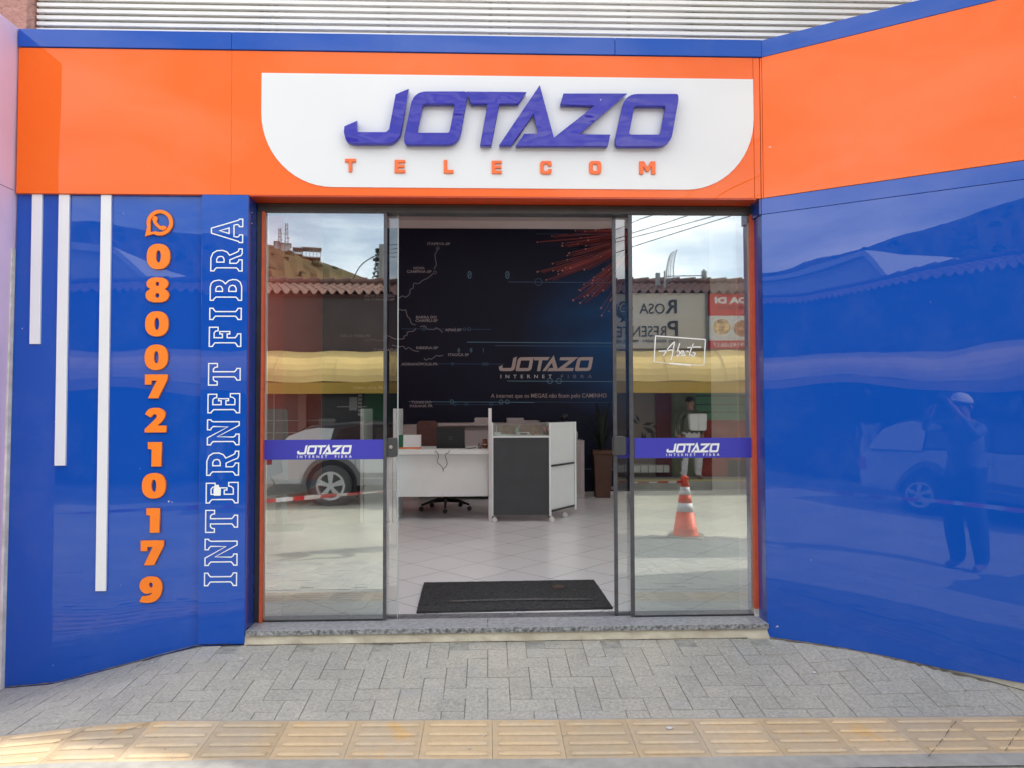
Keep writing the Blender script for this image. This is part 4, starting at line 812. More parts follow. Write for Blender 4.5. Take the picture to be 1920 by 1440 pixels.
# sideboard at the back with papers
SBY = 5.5; xs0, xs3 = W(758, 800, SBY).x, W(1078, 800, SBY).x; zt2 = W(900, 793.5, SBY).z-FZ
sb = thing('sideboard', 'long beige sideboard along the mural wall', 'cabinet', (xs0, SBY, FZ))
xg = W(818, 800, SBY).x-xs0
MB().box((xg, 0, zt2-.035), (xs3-xs0, .46, zt2)).build('top', LAMD, sb); MB().box((xg+.01, .02, .08), (xs3-xs0-.01, .45, zt2-.10)).build('carcass', LAMD, sb)
MB().box((xg+.01, .06, zt2-.099), (xs3-xs0-.01, .44, zt2-.036)).build('shadow_gap', mat('gap_beige', (.30, .26, .25), .6), sb)
k = xg+.02
while k < xs3-xs0-.3: MB().box((k, .004, .10), (k+.265, .019, zt2-.105)).build('door', LAMD, sb); k += .27
o = MB().box((xs0-.02, SBY, FZ), (xs0+.17, SBY+.4, FZ+zt2-.06)).build('drawer_unit', LAMD, bevel=.004); tag(o, 'small beige drawer unit left of the brown chair back', 'cabinet')
o = MB().box((xs0-.03, SBY-.01, FZ+zt2-.058), (xs0+.18, SBY+.42, FZ+zt2-.02)).build('drawer_unit_top', LAMD, o)
for (pa, pb, h_, g_) in ((889.5, 920, .07, 'cream stack of papers on the sideboard behind the desk partition'), (952, 983, .065, 'stack of papers on the sideboard behind the cart'), (975, 1010, .03, 'low pile of pink folders on the sideboard behind the cart')):
    x, x_ = W(pa, 790, SBY+.1).x, W(pb, 790, SBY+.1).x; mb = MB()
    for q in range(5): d = rnd.uniform(-.02, .02); mb.box((x+d, SBY+.08+d, FZ+zt2+h_*q/5+.001), (x_+d, SBY+.34+d, FZ+zt2+h_*(q+.9)/5))
    o = mb.build('paper_stack', mat('paper', (.55, .50, .50), .7, noise=.05)); tag(o, g_, 'papers')
o = thing('camera_gadget', 'small black round gadget on the right end of the sideboard', 'gadget', (W(1060, 792, SBY+.1).x, SBY+.2, FZ+zt2)); MB().lathe([(.05, 0), (.05, .02), (.03, .03)], n=16).build('foot', BLACK, o); MB().lathe([(.02, .03), (.05, .05), (.055, .08), (.04, .11), (.01, .12)], n=16).build('body', BLACK, o, smooth=True)
# small cabinet by the wall and the planter
xc0, xc1 = W(1076, 900, 5.55).x, W(1096, 900, 5.55).x; zc = W(1088, 826, 5.55).z-FZ
o = thing('low_cabinet', 'narrow beige cabinet with a framed door by the mural', 'cabinet', (xc0-.2, 5.55, FZ)); wq_ = xc1-xc0+.2
MB().box((0, .01, 0), (wq_, .45, zc-.02)).build('carcass', LAMD, o); MB().box((0, -.005, zc-.019), (wq_, .45, zc)).build('top', LAMD, o)
MB().box((.05, -.002, .06), (wq_-.05, .008, zc-.08)).build('door', mat('door_beige', (.36, .31, .30), .5), o, bevel=.003)
bt = thing('bottle', 'small clear bottle standing on the narrow beige cabinet', 'bottle', (W(1079.5, 826, 5.6).x, 5.62, FZ+zc)); MB().lathe([(.03, 0), (.03, .10), (.012, .14), (.012, .17)], n=14).build('body', mat('pale_plastic', (.45, .45, .46), .2), bt, smooth=True); MB().lathe([(.014, .17), (.014, .19)], n=12).build('cap', BLACK, bt)
pl = thing('plant_pot', 'tall square tapered brown planter with a dark plant against the mural', 'planter', (W(1129, 924, 5.72).x, 5.72, FZ))
BRN = mat('brown_planter', (.085, .036, .022), .6, noise=.15, nscale=8)
mb = MB(); n_ = [(.094, 0), (.098, .06), (.125, .58), (.140, .60), (.142, .645), (.118, .645), (.116, .58)]
vs = []
for r_, z in n_: vs += [(-r_, -r_, z), (r_, -r_, z), (r_, r_, z), (-r_, r_, z)]
mb.add(vs, [(i*4+k, i*4+(k+1) % 4, (i+1)*4+(k+1) % 4, (i+1)*4+k) for i in range(len(n_)-1) for k in range(4)]+[(0, 1, 2, 3)]); mb.build('pot', BRN, pl)
MB().box((-.116, -.116, .56), (.116, .116, .61)).build('soil', mat('soil', (.03, .02, .015), .9), pl)
mb = MB()
for k in range(46):
    a = rnd.uniform(0, 6.28); r_ = rnd.uniform(.05, .26); h_ = rnd.uniform(.70, 1.35); p0 = Vector((0, 0, .62)); p2 = Vector((r_*math.cos(a), r_*math.sin(a)*.6, h_)); p1 = Vector((p2.x*.3, p2.y*.3, h_*.9)); w_ = rnd.uniform(.008, .018)
    prev = None
    for q in range(6):
        t_ = q/5; c = p0*(1-t_)**2+p1*2*t_*(1-t_)+p2*t_*t_; ww = w_*(math.sin(math.pi*(t_*.9+.1))); s_ = Vector((-math.sin(a), math.cos(a), 0))*ww
        if prev: mb.add([prev[0], prev[1], c+s_, c-s_], [(0, 1, 2, 3)])
        prev = (c-s_, c+s_)
mb.build('leaves', mat('dark_leaf', (.012, .022, .012), .6), pl)
o = MB().prism([(x, MY-.012, z) for x, z in roundpoly([(W(1146, 918, MY).x, W(1146, 918, MY).z), (W(1150, 918, MY).x, W(1146, 918, MY).z), (W(1150, 918, MY).x, W(1146, 912, MY).z), (W(1146, 918, MY).x, W(1146, 912, MY).z)], .004)], (0, .008, 0)).build('wall_socket', mat('socket_white', (.3, .33, .38), .5)); tag(o, 'small wall socket low on the mural right of the planter', 'socket')
# waiting bench chair behind the left glass
wb = thing('waiting_chair', 'dark blue plastic waiting chair on a beam, behind the left glass', 'chair', (W(500, 1000, 1.9).x, 2.0, FZ))
NAVY = mat('navy_plastic', (.02, .022, .05), .35, noise=.1); wx = wb.location.x
def wl(px, py, Y): p = W(px, py, Y); return (p.x-wx, p.z-FZ)
q = [wl(495, 922, 1.8), wl(515, 909.5, 1.8), (wl(560, 909, 1.8)), wl(576, 913, 1.8), wl(575.5, 920, 1.8), wl(548, 925, 1.8), wl(492, 930, 1.8)]
MB().prism([(x, -.2, z) for x, z in spl(q, 4)], (0, .44, 0)).build('seat', NAVY, wb, bevel=.008)
q = [wl(470, 850, 1.8), wl(497, 862, 1.8), wl(502, 893, 1.8), wl(497, 897, 1.8), wl(470, 900, 1.8)]
MB().prism([(x, -.2, z) for x, z in q], (0, .44, 0)).build('backrest', NAVY, wb, bevel=.008)
a_ = wl(499, 893, 1.8); b_ = wl(508, 914, 1.8); MB().tube([(a_[0], -.1, a_[1]), (b_[0]-.01, -.1, (a_[1]+b_[1])/2), (b_[0], -.1, b_[1])], .010, 8).build('back_bracket', BLACK, wb)
a_ = wl(517, 930, 2.0); b_ = wl(527, 985, 2.0); MB().box((a_[0], .0, b_[1]), (b_[0], .05, a_[1])).build('post', mat('grey_metal', (.16, .165, .16), .5), wb)
a_ = wl(470, 985, 2.0); b_ = wl(567, 996, 2.0); MB().box((a_[0], -.02, b_[1]-.0), (b_[0], .08, a_[1])).build('foot_bar', mat('grey_metal', (.16, .165, .16), .5), wb, bevel=.008)
x0, x1 = W(470, 800, 3.2).x, W(538, 800, 3.2).x; z0, z1 = FZ, W(520, 766.5, 3.2).z
o = MB().prism([(x, 3.2, z) for x, z in roundpoly([(x0, z0), (x1, z0), (x1, z1), (x0, z1)], [0, 0, .05, 0])], (0, .03, 0)).build('room_divider', mat('divider_grey', (.34, .33, .31), .6, noise=.05)); tag(o, 'pale grey free standing divider board behind the waiting chair', 'partition')
# doormat
mc = [ZP(*p, FZ+.018) for p in ((781, 1145), (1149, 1137), (1113.5, 1085.5), (795, 1090.7))]
dm = thing('doormat', 'dark charcoal ribbed doormat on the tiles just inside the entrance', 'doormat', (.17, .75, FZ))
mb = MB(); nx, ny = 46, 24
for i in range(nx+1):
    for j in range(ny+1):
        a = i/nx; b_ = j/ny; p = (mc[0]*(1-a)+mc[1]*a)*(1-b_)+(mc[3]*(1-a)+mc[2]*a)*b_
        if i in (0, nx) or j in (0, ny): p = p+Vector((rnd.uniform(-.002, .002), rnd.uniform(-.003, .003), 0))
        mb.v.append((p.x-.17, p.y-.75, .014+rnd.uniform(0, .005)*(0 < i < nx and 0 < j < ny)))
for i in range(nx):
    for j in range(ny): mb.f.append((i*(ny+1)+j, (i+1)*(ny+1)+j, (i+1)*(ny+1)+j+1, i*(ny+1)+j+1))
mb.build('pile', mat('mat_pile', (.045, .047, .052), .95, .1, col2=(.12, .12, .12), nscale=90, bump=1, bscale=260, bdist=.02, detail=6), dm)
ff = lambda q: ZP(740+q[0]/4.3636, 920+q[1]/4.3636, FZ+.022)
def patch(name, pts, m, z=.0205):
    P_ = spl([tuple(ff(p)) for p in pts], 4); MB().add([(p[0]-.17, p[1]-.75, z) for p in P_], [tuple(range(len(P_)))]).build(name, m, dm)
patch('pale_line', [(480, 895), (700, 888), (1000, 880), (1560, 880), (1560, 892), (1000, 895), (700, 902), (480, 908)], mat('mat_pale', (.075, .075, .072), .95, noise=.5, nscale=60), .0212)
patch('orange_worn_print', [(1290, 780), (1340, 770), (1390, 785), (1370, 800), (1310, 797)], mat('mat_orange', (.07, .045, .034), .95, noise=.5, nscale=40), .0216)
mb = MB(); e = [Vector((p.x-.17, p.y-.75, 0)) for p in mc]; mb.prism(e, (0, 0, .013)).build('rubber_backing', BLACK, dm)

# ================================================================== ACROSS THE STREET
FY = -10.5; GZ = -.18
def mb_(px0, py0, px1, py1, y):                       # mirrored pixel box -> real x range (x0<x1), z range
    a = M(px0, (py0+py1)/2, y).x; b_ = M(px1, (py0+py1)/2, y).x; z1 = M((px0+px1)/2, py0, y).z; z0 = M((px0+px1)/2, py1, y).z; return a, b_, z0, z1
MAROON = mat('maroon_wall', (.085, .062, .06), .8, noise=.12, nscale=3)
GREENW = mat('green_wall', (.05, .17, .09), .8, noise=.1, nscale=3)
BEIGEW = mat('beige_wall', (.42, .37, .30), .8, noise=.08, nscale=3)
SHD = mat('shop_dark', (.03, .028, .03), .3, noise=.3)
fb = thing('shop_row', 'low dark brown and beige shop row with clay tiled roof mirrored in the door glass', 'building', (0, FY, GZ))
def FB(nm, m, *boxes, bevel=0):
    mb = MB()
    for a in boxes: mb.box((a[0], a[1]-FY, a[2]-GZ), (a[3], a[4]-FY, a[5]-GZ))
    return mb.build(nm, m, fb, bevel=bevel)
FB('wall', MAROON, (-14, -16, GZ, 2.0, FY, 3.62)); FB('wall', BEIGEW, (2.001, -16, GZ, 11, FY, 3.62))
# roof of clay tiles
mb = MB(); nx, ny = 1100, 20; xa, xb_ = -14.3, 11.3
for i in range(nx+1):
    x = lerp(xa, xb_, i/nx); c = math.sin(x*2*math.pi/.185)
    for j in range(ny+1):
        v = j/ny; st = (v*5+1e-6) % 1; y = -10.36-v*2.5-(.12 if st < .1 and j else 0); z = 3.655+v*.62+.055*max(-.5, c)-.045*st
        mb.v.append((x, y-FY, z-GZ))
for i in range(nx):
    for j in range(ny): mb.f.append((i*(ny+1)+j, (i+1)*(ny+1)+j, (i+1)*(ny+1)+j+1, i*(ny+1)+j+1))
mb.build('roof', mat('clay_tile', (.24, .125, .095), .9, col2=(.13, .075, .06), nscale=5, bump=.3, bscale=40, detail=8), fb, smooth=False)
mb = MB(); x = xa
while x < xb_: mb.tube([(x, -12.85-FY, 4.30-GZ), (x+.40, -12.85-FY, 4.33-GZ)], [.085, .10], 8); x += .38
mb.build('ridge_tiles', MATS['clay_tile'], fb)
mb = MB().box((-14.2, -10.499-FY, 3.58-GZ), (11.2, -10.46-FY, 3.64-GZ)).build('eaves_board', mat('eaves_dark', (.10, .04, .035), .8), fb)
MB().add([(xa, -12.85-FY, 4.28-GZ), (xb_, -12.85-FY, 4.28-GZ), (xb_, -16-FY, 3.5-GZ), (xa, -16-FY, 3.5-GZ)], [(0, 1, 2, 3)]).build('roof', MATS['clay_tile'], fb)
# lower fronts (mirrored pixels)
def front(nm, px0, py0, px1, py1, m, pr=.03, bevel=0):
    a, b_, z0, z1 = mb_(px0, py0, px1, py1, FY); return FB(nm, m, (a, FY, max(z0, GZ), b_, FY+pr, z1), bevel=bevel)
front('door_opening', 497, 737, 560, 895, SHD, .012); front('pillar', 560, 737, 575, 895, mat('pillar_grey', (.30, .20, .18), .7), .08); front('shop_window', 600, 740, 683, 880, SHD, .012); front('green_front', 684, 735, 800, 895, GREENW, .02)
for k in range(6): front('displayed_card', 672, 740+7*k, 679, 745+7*k, mat('card_grey', (.5, .5, .5), .6), .03)
front('poster', 655, 745, 670, 770, mat('card_grey', (.5, .5, .5), .6), .03); front('counter', 598, 785, 628, 812, mat('counter_grey', (.25, .24, .24), .6), .03); front('shelf_rail', 632, 762, 688, 764, mat('card_grey', (.5, .5, .5), .6), .04)
front('metal_rail', 500, 788, 630, 789.2, mat('rail_grey', (.45, .45, .42), .5), .05); front('metal_rail', 500, 811, 568, 812.4, mat('rail_grey', (.45, .45, .42), .5), .05); front('metal_rail', 513, 737, 515, 895, mat('rail_grey', (.45, .45, .42), .5), .05)
front('grey_front', 1150, 737, 1230, 868, mat('greybeige', (.24, .20, .18), .8), .02); front('column', 1230, 737, 1258, 893, mat('maroon_col', (.12, .028, .03), .7), .08); front('menu_front', 1258, 737, 1304, 893, mat('olive_front', (.16, .17, .10), .8, noise=.2, nscale=4), .02)
front('green_shutter', 1304.5, 737, 1398, 786, mat('green_shutter', (.10, .26, .16), .7), .02)
for y_ in (741, 757, 771): front('shutter_gap', 1304.5, y_, 1398, y_+2.2, SHD, .026)
front('red_front', 1304.5, 787, 1440, 893, mat('red_front', (.30, .045, .03), .8, noise=.3, nscale=3), .024); front('dark_doorway', 1362, 862, 1400, 893, SHD, .03)
front('tiled_step', 1150, 871, 1250, 884, mat('white_tile', (.55, .55, .53), .3), .25)
for q in range(7): front('tile_joint', 1155+14*q, 871, 1156+14*q, 884, SHD, .253)
front('poster', 1266, 795, 1275, 818, mat('card_grey', (.5, .5, .5), .6), .03)
# leaf mural by the window
mb = MB()
for (x_, y_, l_, a) in ((1198, 795, 22, 2.5), (1200, 792, 18, 2.0), (1205, 796, 24, .15), (1206, 800, 30, -.5), (1204, 808, 26, -1.4), (1212, 812, 22, -1.9), (1220, 806, 24, -1.2), (1222, 800, 20, .1), (1190, 806, 18, -2.3)):
    p = M(x_, y_, FY); c = Vector((p.x, p.z)); d = Vector((math.cos(a), math.sin(a)))*l_*.0105; n_ = Vector((-d.y, d.x))*.16
    mb.add([(q.x, FY+.024-FY, q.y-GZ) for q in (c, c+d*.5+n_, c+d, c+d*.5-n_)], [(0, 1, 2, 3)])
mb.build('painted_leaves', SHD, fb)
# awnings
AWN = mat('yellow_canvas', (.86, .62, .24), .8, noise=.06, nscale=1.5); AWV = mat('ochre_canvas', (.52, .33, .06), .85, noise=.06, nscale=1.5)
for (a, b_, lab) in ((-13.8, .35, 'long yellow canvas awning on the dark brown shop, mirrored in the left glass'), (.75, 8.2, 'yellow canvas awning under the rose sign, mirrored in the right glass')):
    aw = thing('awning', lab, 'awning', (0, FY, 0), 'awnings across the street'); pr = []
    for k in range(9):
        t_ = k/8*math.pi/2; pr.append((.04+.96*math.sin(t_), 1.78+.66*math.cos(t_)))
    mb = MB(); nseg = int((b_-a)/.35)
    for i in range(nseg+1):
        x = lerp(a, b_, i/nseg)
        for (y_, z_) in pr: mb.v.append((x, y_, z_+.012*math.sin(i*1.7)+(0 if i % 3 else .012)))
    for i in range(nseg):
        for k in range(8): mb.f.append((i*9+k, (i+1)*9+k, (i+1)*9+k+1, i*9+k+1))
    mb.build('canopy', AWN, aw, smooth=False)
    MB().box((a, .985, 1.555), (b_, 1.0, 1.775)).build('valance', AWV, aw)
    x = a+.5
    while x < b_:
        MB().tube([(x, y_+.004, z_+.008) for y_, z_ in pr], .008, 5).build('seam', mat('seam_pale', (.70, .55, .28), .8), aw); x += 1.15
# rose signboard
a, b_, z0, z1 = mb_(1120, 552, 1322, 655, FY)
rs = thing('rose_sign', 'beige signboard reading Rosa Presentes with a rose, mirrored in the right glass', 'sign', (0, FY, 0))
MB().box((a, 0, z0), (b_, .10, z1)).build('board', mat('sign_beige', (.55, .50, .42), .6, noise=.03), rs, bevel=.01)
MB().box((b_-.02, .101, z0), (b_+.02, .13, z1)).build('edge_strip', mat('grey_metal', (.16, .165, .16), .5), rs)
INK = mat('sign_ink', (.05, .045, .045), .5); ys = FY+.102
def ft(par, s_, px0, px1, py0, py1, m, nm='sign_text', bold=.02, Y=None):
    yy = Y or ys; A_ = M(px1, (py0+py1)/2, yy); B_ = M(px0, (py0+py1)/2, yy); zt_ = M(px1, py0, yy).z; zb_ = M(px1, py1, yy).z
    return text(nm, s_, A_.x, zb_, A_.x-B_.x, zt_-zb_, yy+.006, m, par, .008, bold, flip=True, off=(0, FY, 0))
ft(rs, 'R', 1248, 1270, 562, 588, INK); ft(rs, 'OSA', 1200, 1247, 569, 589, INK, bold=.0)
ft(rs, 'P', 1252, 1272, 601, 630, INK); ft(rs, 'RESENTES', 1148, 1250, 611, 632, INK, bold=.0)
ft(rs, '(15) 3552-2091  98132-2091', 1148, 1272, 637.5, 642.5, INK, bold=.0)
mb = MB()
def rose(px, py, sc, runs, wd):
    for r_ in runs:
        q = spl([(M(px+sc*p[0], py+sc*p[1], ys).x, M(px+sc*p[0], py+sc*p[1], ys).z) for p in r_], 4, False); ribbon(mb, q, wd, .104)
rose(1171, 580, 1.0, [[(-2, -6), (3, -8), (6, -3), (2, 1), (-3, -1), (-1, -5), (3, -4)], [(-7, -8), (-3, -13), (5, -13), (10, -8), (10, 0), (4, 6)], [(-8, -6), (-9, 0), (-4, 6), (4, 7)], [(-13, -10), (-14, 0), (-8, 8), (0, 12), (8, 10)], [(13, -8), (15, 0), (11, 8), (4, 12)], [(-14, 6), (-8, 13), (4, 15), (14, 12)], [(0, 15), (-4, 24)], [(-2, 18), (6, 20), (10, 26)]], .045)
mb.build('rose_emblem', INK, rs)
# red food sign
a, b_, z0, z1 = mb_(1327, 553, 1440, 593.5, FY)
rd = thing('food_sign', 'red and white food shop sign with plates of food, mirrored at the right glass edge', 'sign', (0, FY, 0))
MB().box((a, 0, z0), (b_, .09, z1)).build('red_board', mat('sign_red', (.60, .018, .02), .5), rd)
_, _, zc0, zc1 = mb_(1327, 593.5, 1440, 640, FY); MB().box((a, 0, zc0), (b_, .085, zc1-.002)).build('photo_board', mat('photo_cloth', (.60, .60, .58), .5, noise=.15, nscale=9), rd)
_, _, zd0, zd1 = mb_(1327, 640, 1440, 655, FY); MB().box((a, 0, zd0), (b_, .09, zd1-.002)).build('phone_strip', MATS['sign_red'], rd)
SWH = mat('sign_white2', (.75, .72, .70), .5); ys = FY+.092
ft(rd, 'DA DI', 1340, 1400, 558.5, 569.5, SWH, bold=.05); ft(rd, 'ROMA', 1345, 1392, 574, 581, mat('sign_darkred', (.22, .02, .02), .5), bold=.0); ft(rd, '99142-0617', 1337, 1400, 643, 651, SWH, bold=.01)
for (cx_, cy_, r_, c_) in ((1353, 614, 20, (.62, .40, .18)), (1391, 617, 20, (.55, .25, .12))):
    for rr_, zz, mm in ((1.0, .0, mat('plate_white', (.68, .68, .66), .4)), (.80, .004, mat('food_%d' % cx_, c_, .6, noise=.6, nscale=14))):
        P_ = []
        for k in range(28):
            p = M(cx_+r_*rr_*math.cos(k*math.pi/14), cy_+r_*.95*rr_*math.sin(k*math.pi/14), FY+.09); P_.append((p.x, .088+zz, p.z))
        MB().prism(P_, (0, .003, 0)).build('printed_plate' if zz == 0 else 'printed_food', mm, rd)
# next house with its own roof at the right, white gabled house at the left
h2 = thing('corner_house', 'house with a dark tiled roof corner rising over the shop row', 'house', (10, -16, -.4))
MB().box((-2.1, -5, 0), (6, 0, 4.6)).build('wall', BEIGEW, h2); MB().prism([(-2.9, 1.0, 4.6), (7, 1.0, 4.6), (7, 1.0, 4.8), (2, 1.0, 6.0), (-2.9, 1.0, 4.8)], (0, -7, 0)).build('roof', MATS['clay_tile'], h2)
h3 = thing('gabled_house', 'tall pale gabled house behind the shop row, mirrored in the blue panels', 'house', (-13.5, -19, -.4))
PLE = mat('pale_render', (.62, .60, .56), .85, noise=.05)
MB().prism([(-7, 0, 0), (2.7, 0, 0), (2.7, 0, 5.75), (1.5, 0, 6.75), (-7, 0, 6.75)], (0, -9, 0)).build('wall', PLE, h3)
MB().prism([(3.1, .25, 5.42), (3.1, .25, 5.56), (1.55, .25, 6.95), (-7.2, .25, 6.95), (-7.2, .25, 6.76), (1.5, .25, 6.76)], (0, -9.5, 0)).build('roof', mat('roof_pale', (.70, .70, .68), .6), h3)
MB().box((-7, .01, 5.9), (2.4, .04, 5.94)).build('wall_band', mat('grey_metal', (.16, .165, .16), .5), h3)
# hill
TE_ = [(120, .06), (150, .09), (175, .10), (180, .11), (184, .135), (188.4, .169), (190.9, .183), (192.9, .194), (196.8, .214), (200, .223), (204, .222), (207.4, .230), (210, .2275), (213, .207), (217.8, .192), (221, .19), (226, .175), (240, .15), (270, .08)]
mb = MB(); na, nr = 300, 34
for i in range(na+1):
    az = 120+150*i/na; el = table(az, TE_)
    for j in range(nr+1):
        v = j/nr; r_ = 45+200*v; hh = el*(r_+8.3)*(sm(v*1.1)**.8)*1.0 if v > 0 else -.6
        hh += (1.2*math.sin(az*1.9+r_*.06)+.8*math.sin(az*5.1-r_*.11))*v*(1-v)*2.2+rnd.uniform(-.2, .2)*v
        mb.v.append((r_*math.sin(R(az)), -4+r_*math.cos(R(az)), hh+1.3*v-.5*(1-v)))
for i in range(na):
    for j in range(nr): mb.f.append((i*(nr+1)+j, (i+1)*(nr+1)+j, (i+1)*(nr+1)+j+1, i*(nr+1)+j+1))
o = mb.build('hill', mat('hill_grass', (.15, .095, .045), .95, .1, col2=(.072, .068, .032), nscale=.05, detail=10, bump=.6, bscale=.5, bdist=1.5)); tag(o, kind='structure')
def hillpt(px, py, r_):
    d = ray(px, py); d = Vector((d.x, -d.y, d.z)); d.normalize(); p0 = Vector((0, .3+4.03, 1.32)); hd = math.hypot(d.x, d.y); return Vector((p0.x+d.x/hd*r_, p0.y+d.y/hd*r_, 1.32+d.z/hd*r_))
HW = mat('hill_house_white', (.60, .60, .60), .8); HR = mat('hill_house_roof', (.38, .36, .36), .8)
for k, (pa, pb, pt, pbm, lab) in enumerate(((516, 524, 456, 463, 'small pale house at the top of the brown hill, leftmost'), (527, 545, 459, 476, 'pale terraced house on the hill ridge below the lattice masts'), (551, 566, 467, 477, 'dark roofed open shed on stilts on the hill ridge'), (567, 600, 466, 482, 'long open pavilion on posts, rightmost on the hill ridge'))):
    r_ = 226; A_, B_ = hillpt(pa, pbm, r_), hillpt(pb, pbm+2, r_); T_ = hillpt(pa, pt, r_); hh = T_.z-A_.z; ax = (B_-A_); Ln = math.hypot(ax.x, ax.y)
    o = thing('hill_house', lab, 'house', tuple(A_), 'houses on the hill ridge', math.atan2(ax.y, ax.x))
    if k < 2: MB().box((0, -3, -2), (Ln, 2, hh)).build('wall', HW, o)
    else:
        for q in range(6): MB().box((Ln*q/5-.1, -.1, -3), (Ln*q/5+.1, .1, hh)).build('post', HW, o)
        MB().box((0, -3, -.2), (Ln, 2, .1)).build('floor_slab', HR, o)
    MB().box((-.3, -3.4, hh), (Ln+.3, 2.4, hh+.25)).build('roof', HR, o)
for pa, pt, lab in ((525.5, 428, 'shorter lattice mast on the brown hill, left of the pair'), (538, 418, 'taller lattice mast on the brown hill, right of the pair')):
    A_, T_ = hillpt(pa, 462, 222), hillpt(pa, pt, 222); hh = T_.z-A_.z; o = thing('lattice_mast', lab, 'mast', tuple(A_), 'masts on the hill')
    mb = MB(); W2 = .55
    for sx, sy in ((-1, -1), (1, -1), (1, 1), (-1, 1)): mb.tube([(sx*W2, sy*W2, -2), (sx*W2*.5, sy*W2*.5, hh)], .07, 4)
    n_ = int(hh/1.0)
    for q in range(n_):
        z0, z1 = hh*q/n_, hh*(q+1)/n_; w0, w1 = W2*(1-.5*z0/hh), W2*(1-.5*z1/hh); mb.tube([(-w0, -w0, z0), (w1, -w1, z1)], .05, 3); mb.tube([(w0, w0, z0), (-w1, w1, z1)], .05, 3); mb.tube([(-w0, w0, z0), (-w1, -w1, z1)], .05, 3)
    mb.build('tower', mat('mast_grey', (.25, .25, .26), .5), o)
    for q in range(4): MB().lathe([(.0, -.1), (.45, 0), (.5, .12), (0, .15)], (rnd.uniform(-.6, .6), .4, hh*(.35+.18*q)), 10).build('antenna', mat('mast_white', (.7, .7, .7), .5), o)
# scattered bushes on the hill
mb = MB()
for q in range(260):
    az = rnd.uniform(183, 226); v = rnd.uniform(.15, .84); r_ = 45+200*v; el = table(az, TE_); z = el*(r_+8.3)*(sm(v*1.1)**.8)+1.3*v-.5*(1-v); s_ = rnd.uniform(.5, 1.6)
    c = Vector((r_*math.sin(R(az)), -4+r_*math.cos(R(az)), z)); vs = []
    for k in range(14):
        d = Vector((rnd.gauss(0, 1), rnd.gauss(0, 1), abs(rnd.gauss(0, 1))+.1)).normalized()*s_*rnd.uniform(.6, 1); e1 = d.orthogonal().normalized()*s_*.45; e2 = d.cross(e1).normalized()*s_*.45; p = c+d
        mb.add([p-e1, p-e2, p+e1, p+e2], [(0, 1, 2, 3)])
tag(mb.build('hill_scrub', mat('scrub', (.04, .055, .02), .9)), 'dark green scrub bushes dotted over the brown hill', 'bushes', kind='stuff')
# utility pole, spindly tree, roof antenna
p = M(716.5, 457, -17.2); up_ = thing('utility_pole', 'concrete utility pole with insulators behind the tiled roof', 'pole', (p.x, -17.2, -.4))
hh = p.z+.4; MB().tube([(0, 0, 0), (0, 0, hh)], [.14, .10], 12).build('post', mat('pole_concrete', (.28, .28, .27), .8), up_)
for dz, dx in ((-.15, -.14), (-.42, -.16), (-.62, .02)): MB().lathe([(.04, 0), (.09, .03), (.06, .07), (.09, .10), (.04, .14)], (dx, 0, hh+dz-.1), 10).build('insulator', BLACK, up_)
MB().box((-.28, -.03, hh-.5), (.1, .03, hh-.42)).build('cross_arm', BLACK, up_)
mb = MB(); z_ = hh
mb.tube(spl([(-.15, 0, z_-.3), (-.7, 0, z_-.7), (-1.0, 0, z_-1.6), (-.7, 0, z_-2.6), (-.45, 0, z_-3.2)], 5, False), .018, 5); mb.tube(spl([(.1, 0, z_-1.1), (.65, 0, z_-1.5), (.95, 0, z_-2.2), (.6, 0, z_-3.2), (.1, 0, z_-3.6)], 5, False), .022, 5); mb.build('slack_cable', BLACK, up_)
p = M(709, 490, -18.0); tr = thing('bare_tree', 'spindly half bare tree beside the utility pole', 'tree', (p.x, -18.0, -.4)); th = p.z+.4
MB().tube([(0, 0, 0), (.03, 0, th*.6), (-.02, 0, th)], [.10, .06, .015], 7).build('trunk', mat('bark_grey', (.16, .14, .11), .9), tr)
mb = MB()
for q in range(420):
    t_ = rnd.random(); z = th*(.55+.5*t_); r_ = .55*(1-t_)*rnd.random()**.5+.05; a = rnd.uniform(0, 6.28); c = Vector((r_*math.cos(a), r_*math.sin(a), z)); d = Vector((rnd.uniform(-1, 1), rnd.uniform(-1, 1), rnd.uniform(-.3, 1))).normalized()*.07; e1 = d.orthogonal().normalized()*.03
    mb.add([c-d, c+e1, c+d, c-e1], [(0, 1, 2, 3)])
mb.build('crown', mat('crown_leaf', (.06, .075, .045), .8), tr)
p = M(1247, 530, -11.6); an = thing('roof_antenna', 'grid dish antenna on the tiled roof, mirrored in the right glass', 'antenna', (p.x, -11.6, p.z+.0)); an.scale = (.92, .92, .92)
SILV = mat('silver_metal', (.35, .37, .38), .4, metal=.5)
MB().tube([(0, 0, -.15), (0, 0, .28)], .022, 8).build('mast', SILV, an)
mb = MB(); Rr = .62
for i in range(15):
    v = lerp(-.30, .42, i/14); pts = []
    for k in range(9):
        u_ = lerp(-.35, .35, k/8); dpt = (u_*u_+(v-.05)**2)*.55; pts.append((.06+.30*dpt*2.2+ .0*u_ + .28*(v+.3)*.3, u_, .30+v))
    mb.tube(pts, .006, 4)
for k in (0, 2, 4, 6, 8):
    pts = []
    for i in range(15):
        v = lerp(-.30, .42, i/14); u_ = lerp(-.35, .35, k/8); dpt = (u_*u_+(v-.05)**2)*.55; pts.append((.06+.30*dpt*2.2+.28*(v+.3)*.3, u_, .30+v))
    mb.tube(pts, .012 if k in (0, 8) else .007, 4)
mb.build('grid_dish', SILV, an); MB().tube([(.05, 0, .14), (.95, 0, .16)], .014, 6).build('feed_arm', SILV, an); MB().lathe([(.05, -.12), (.07, -.05), (.07, .08), (.03, .13)], (.98, 0, .18), 10).build('feed_horn', SILV, an)
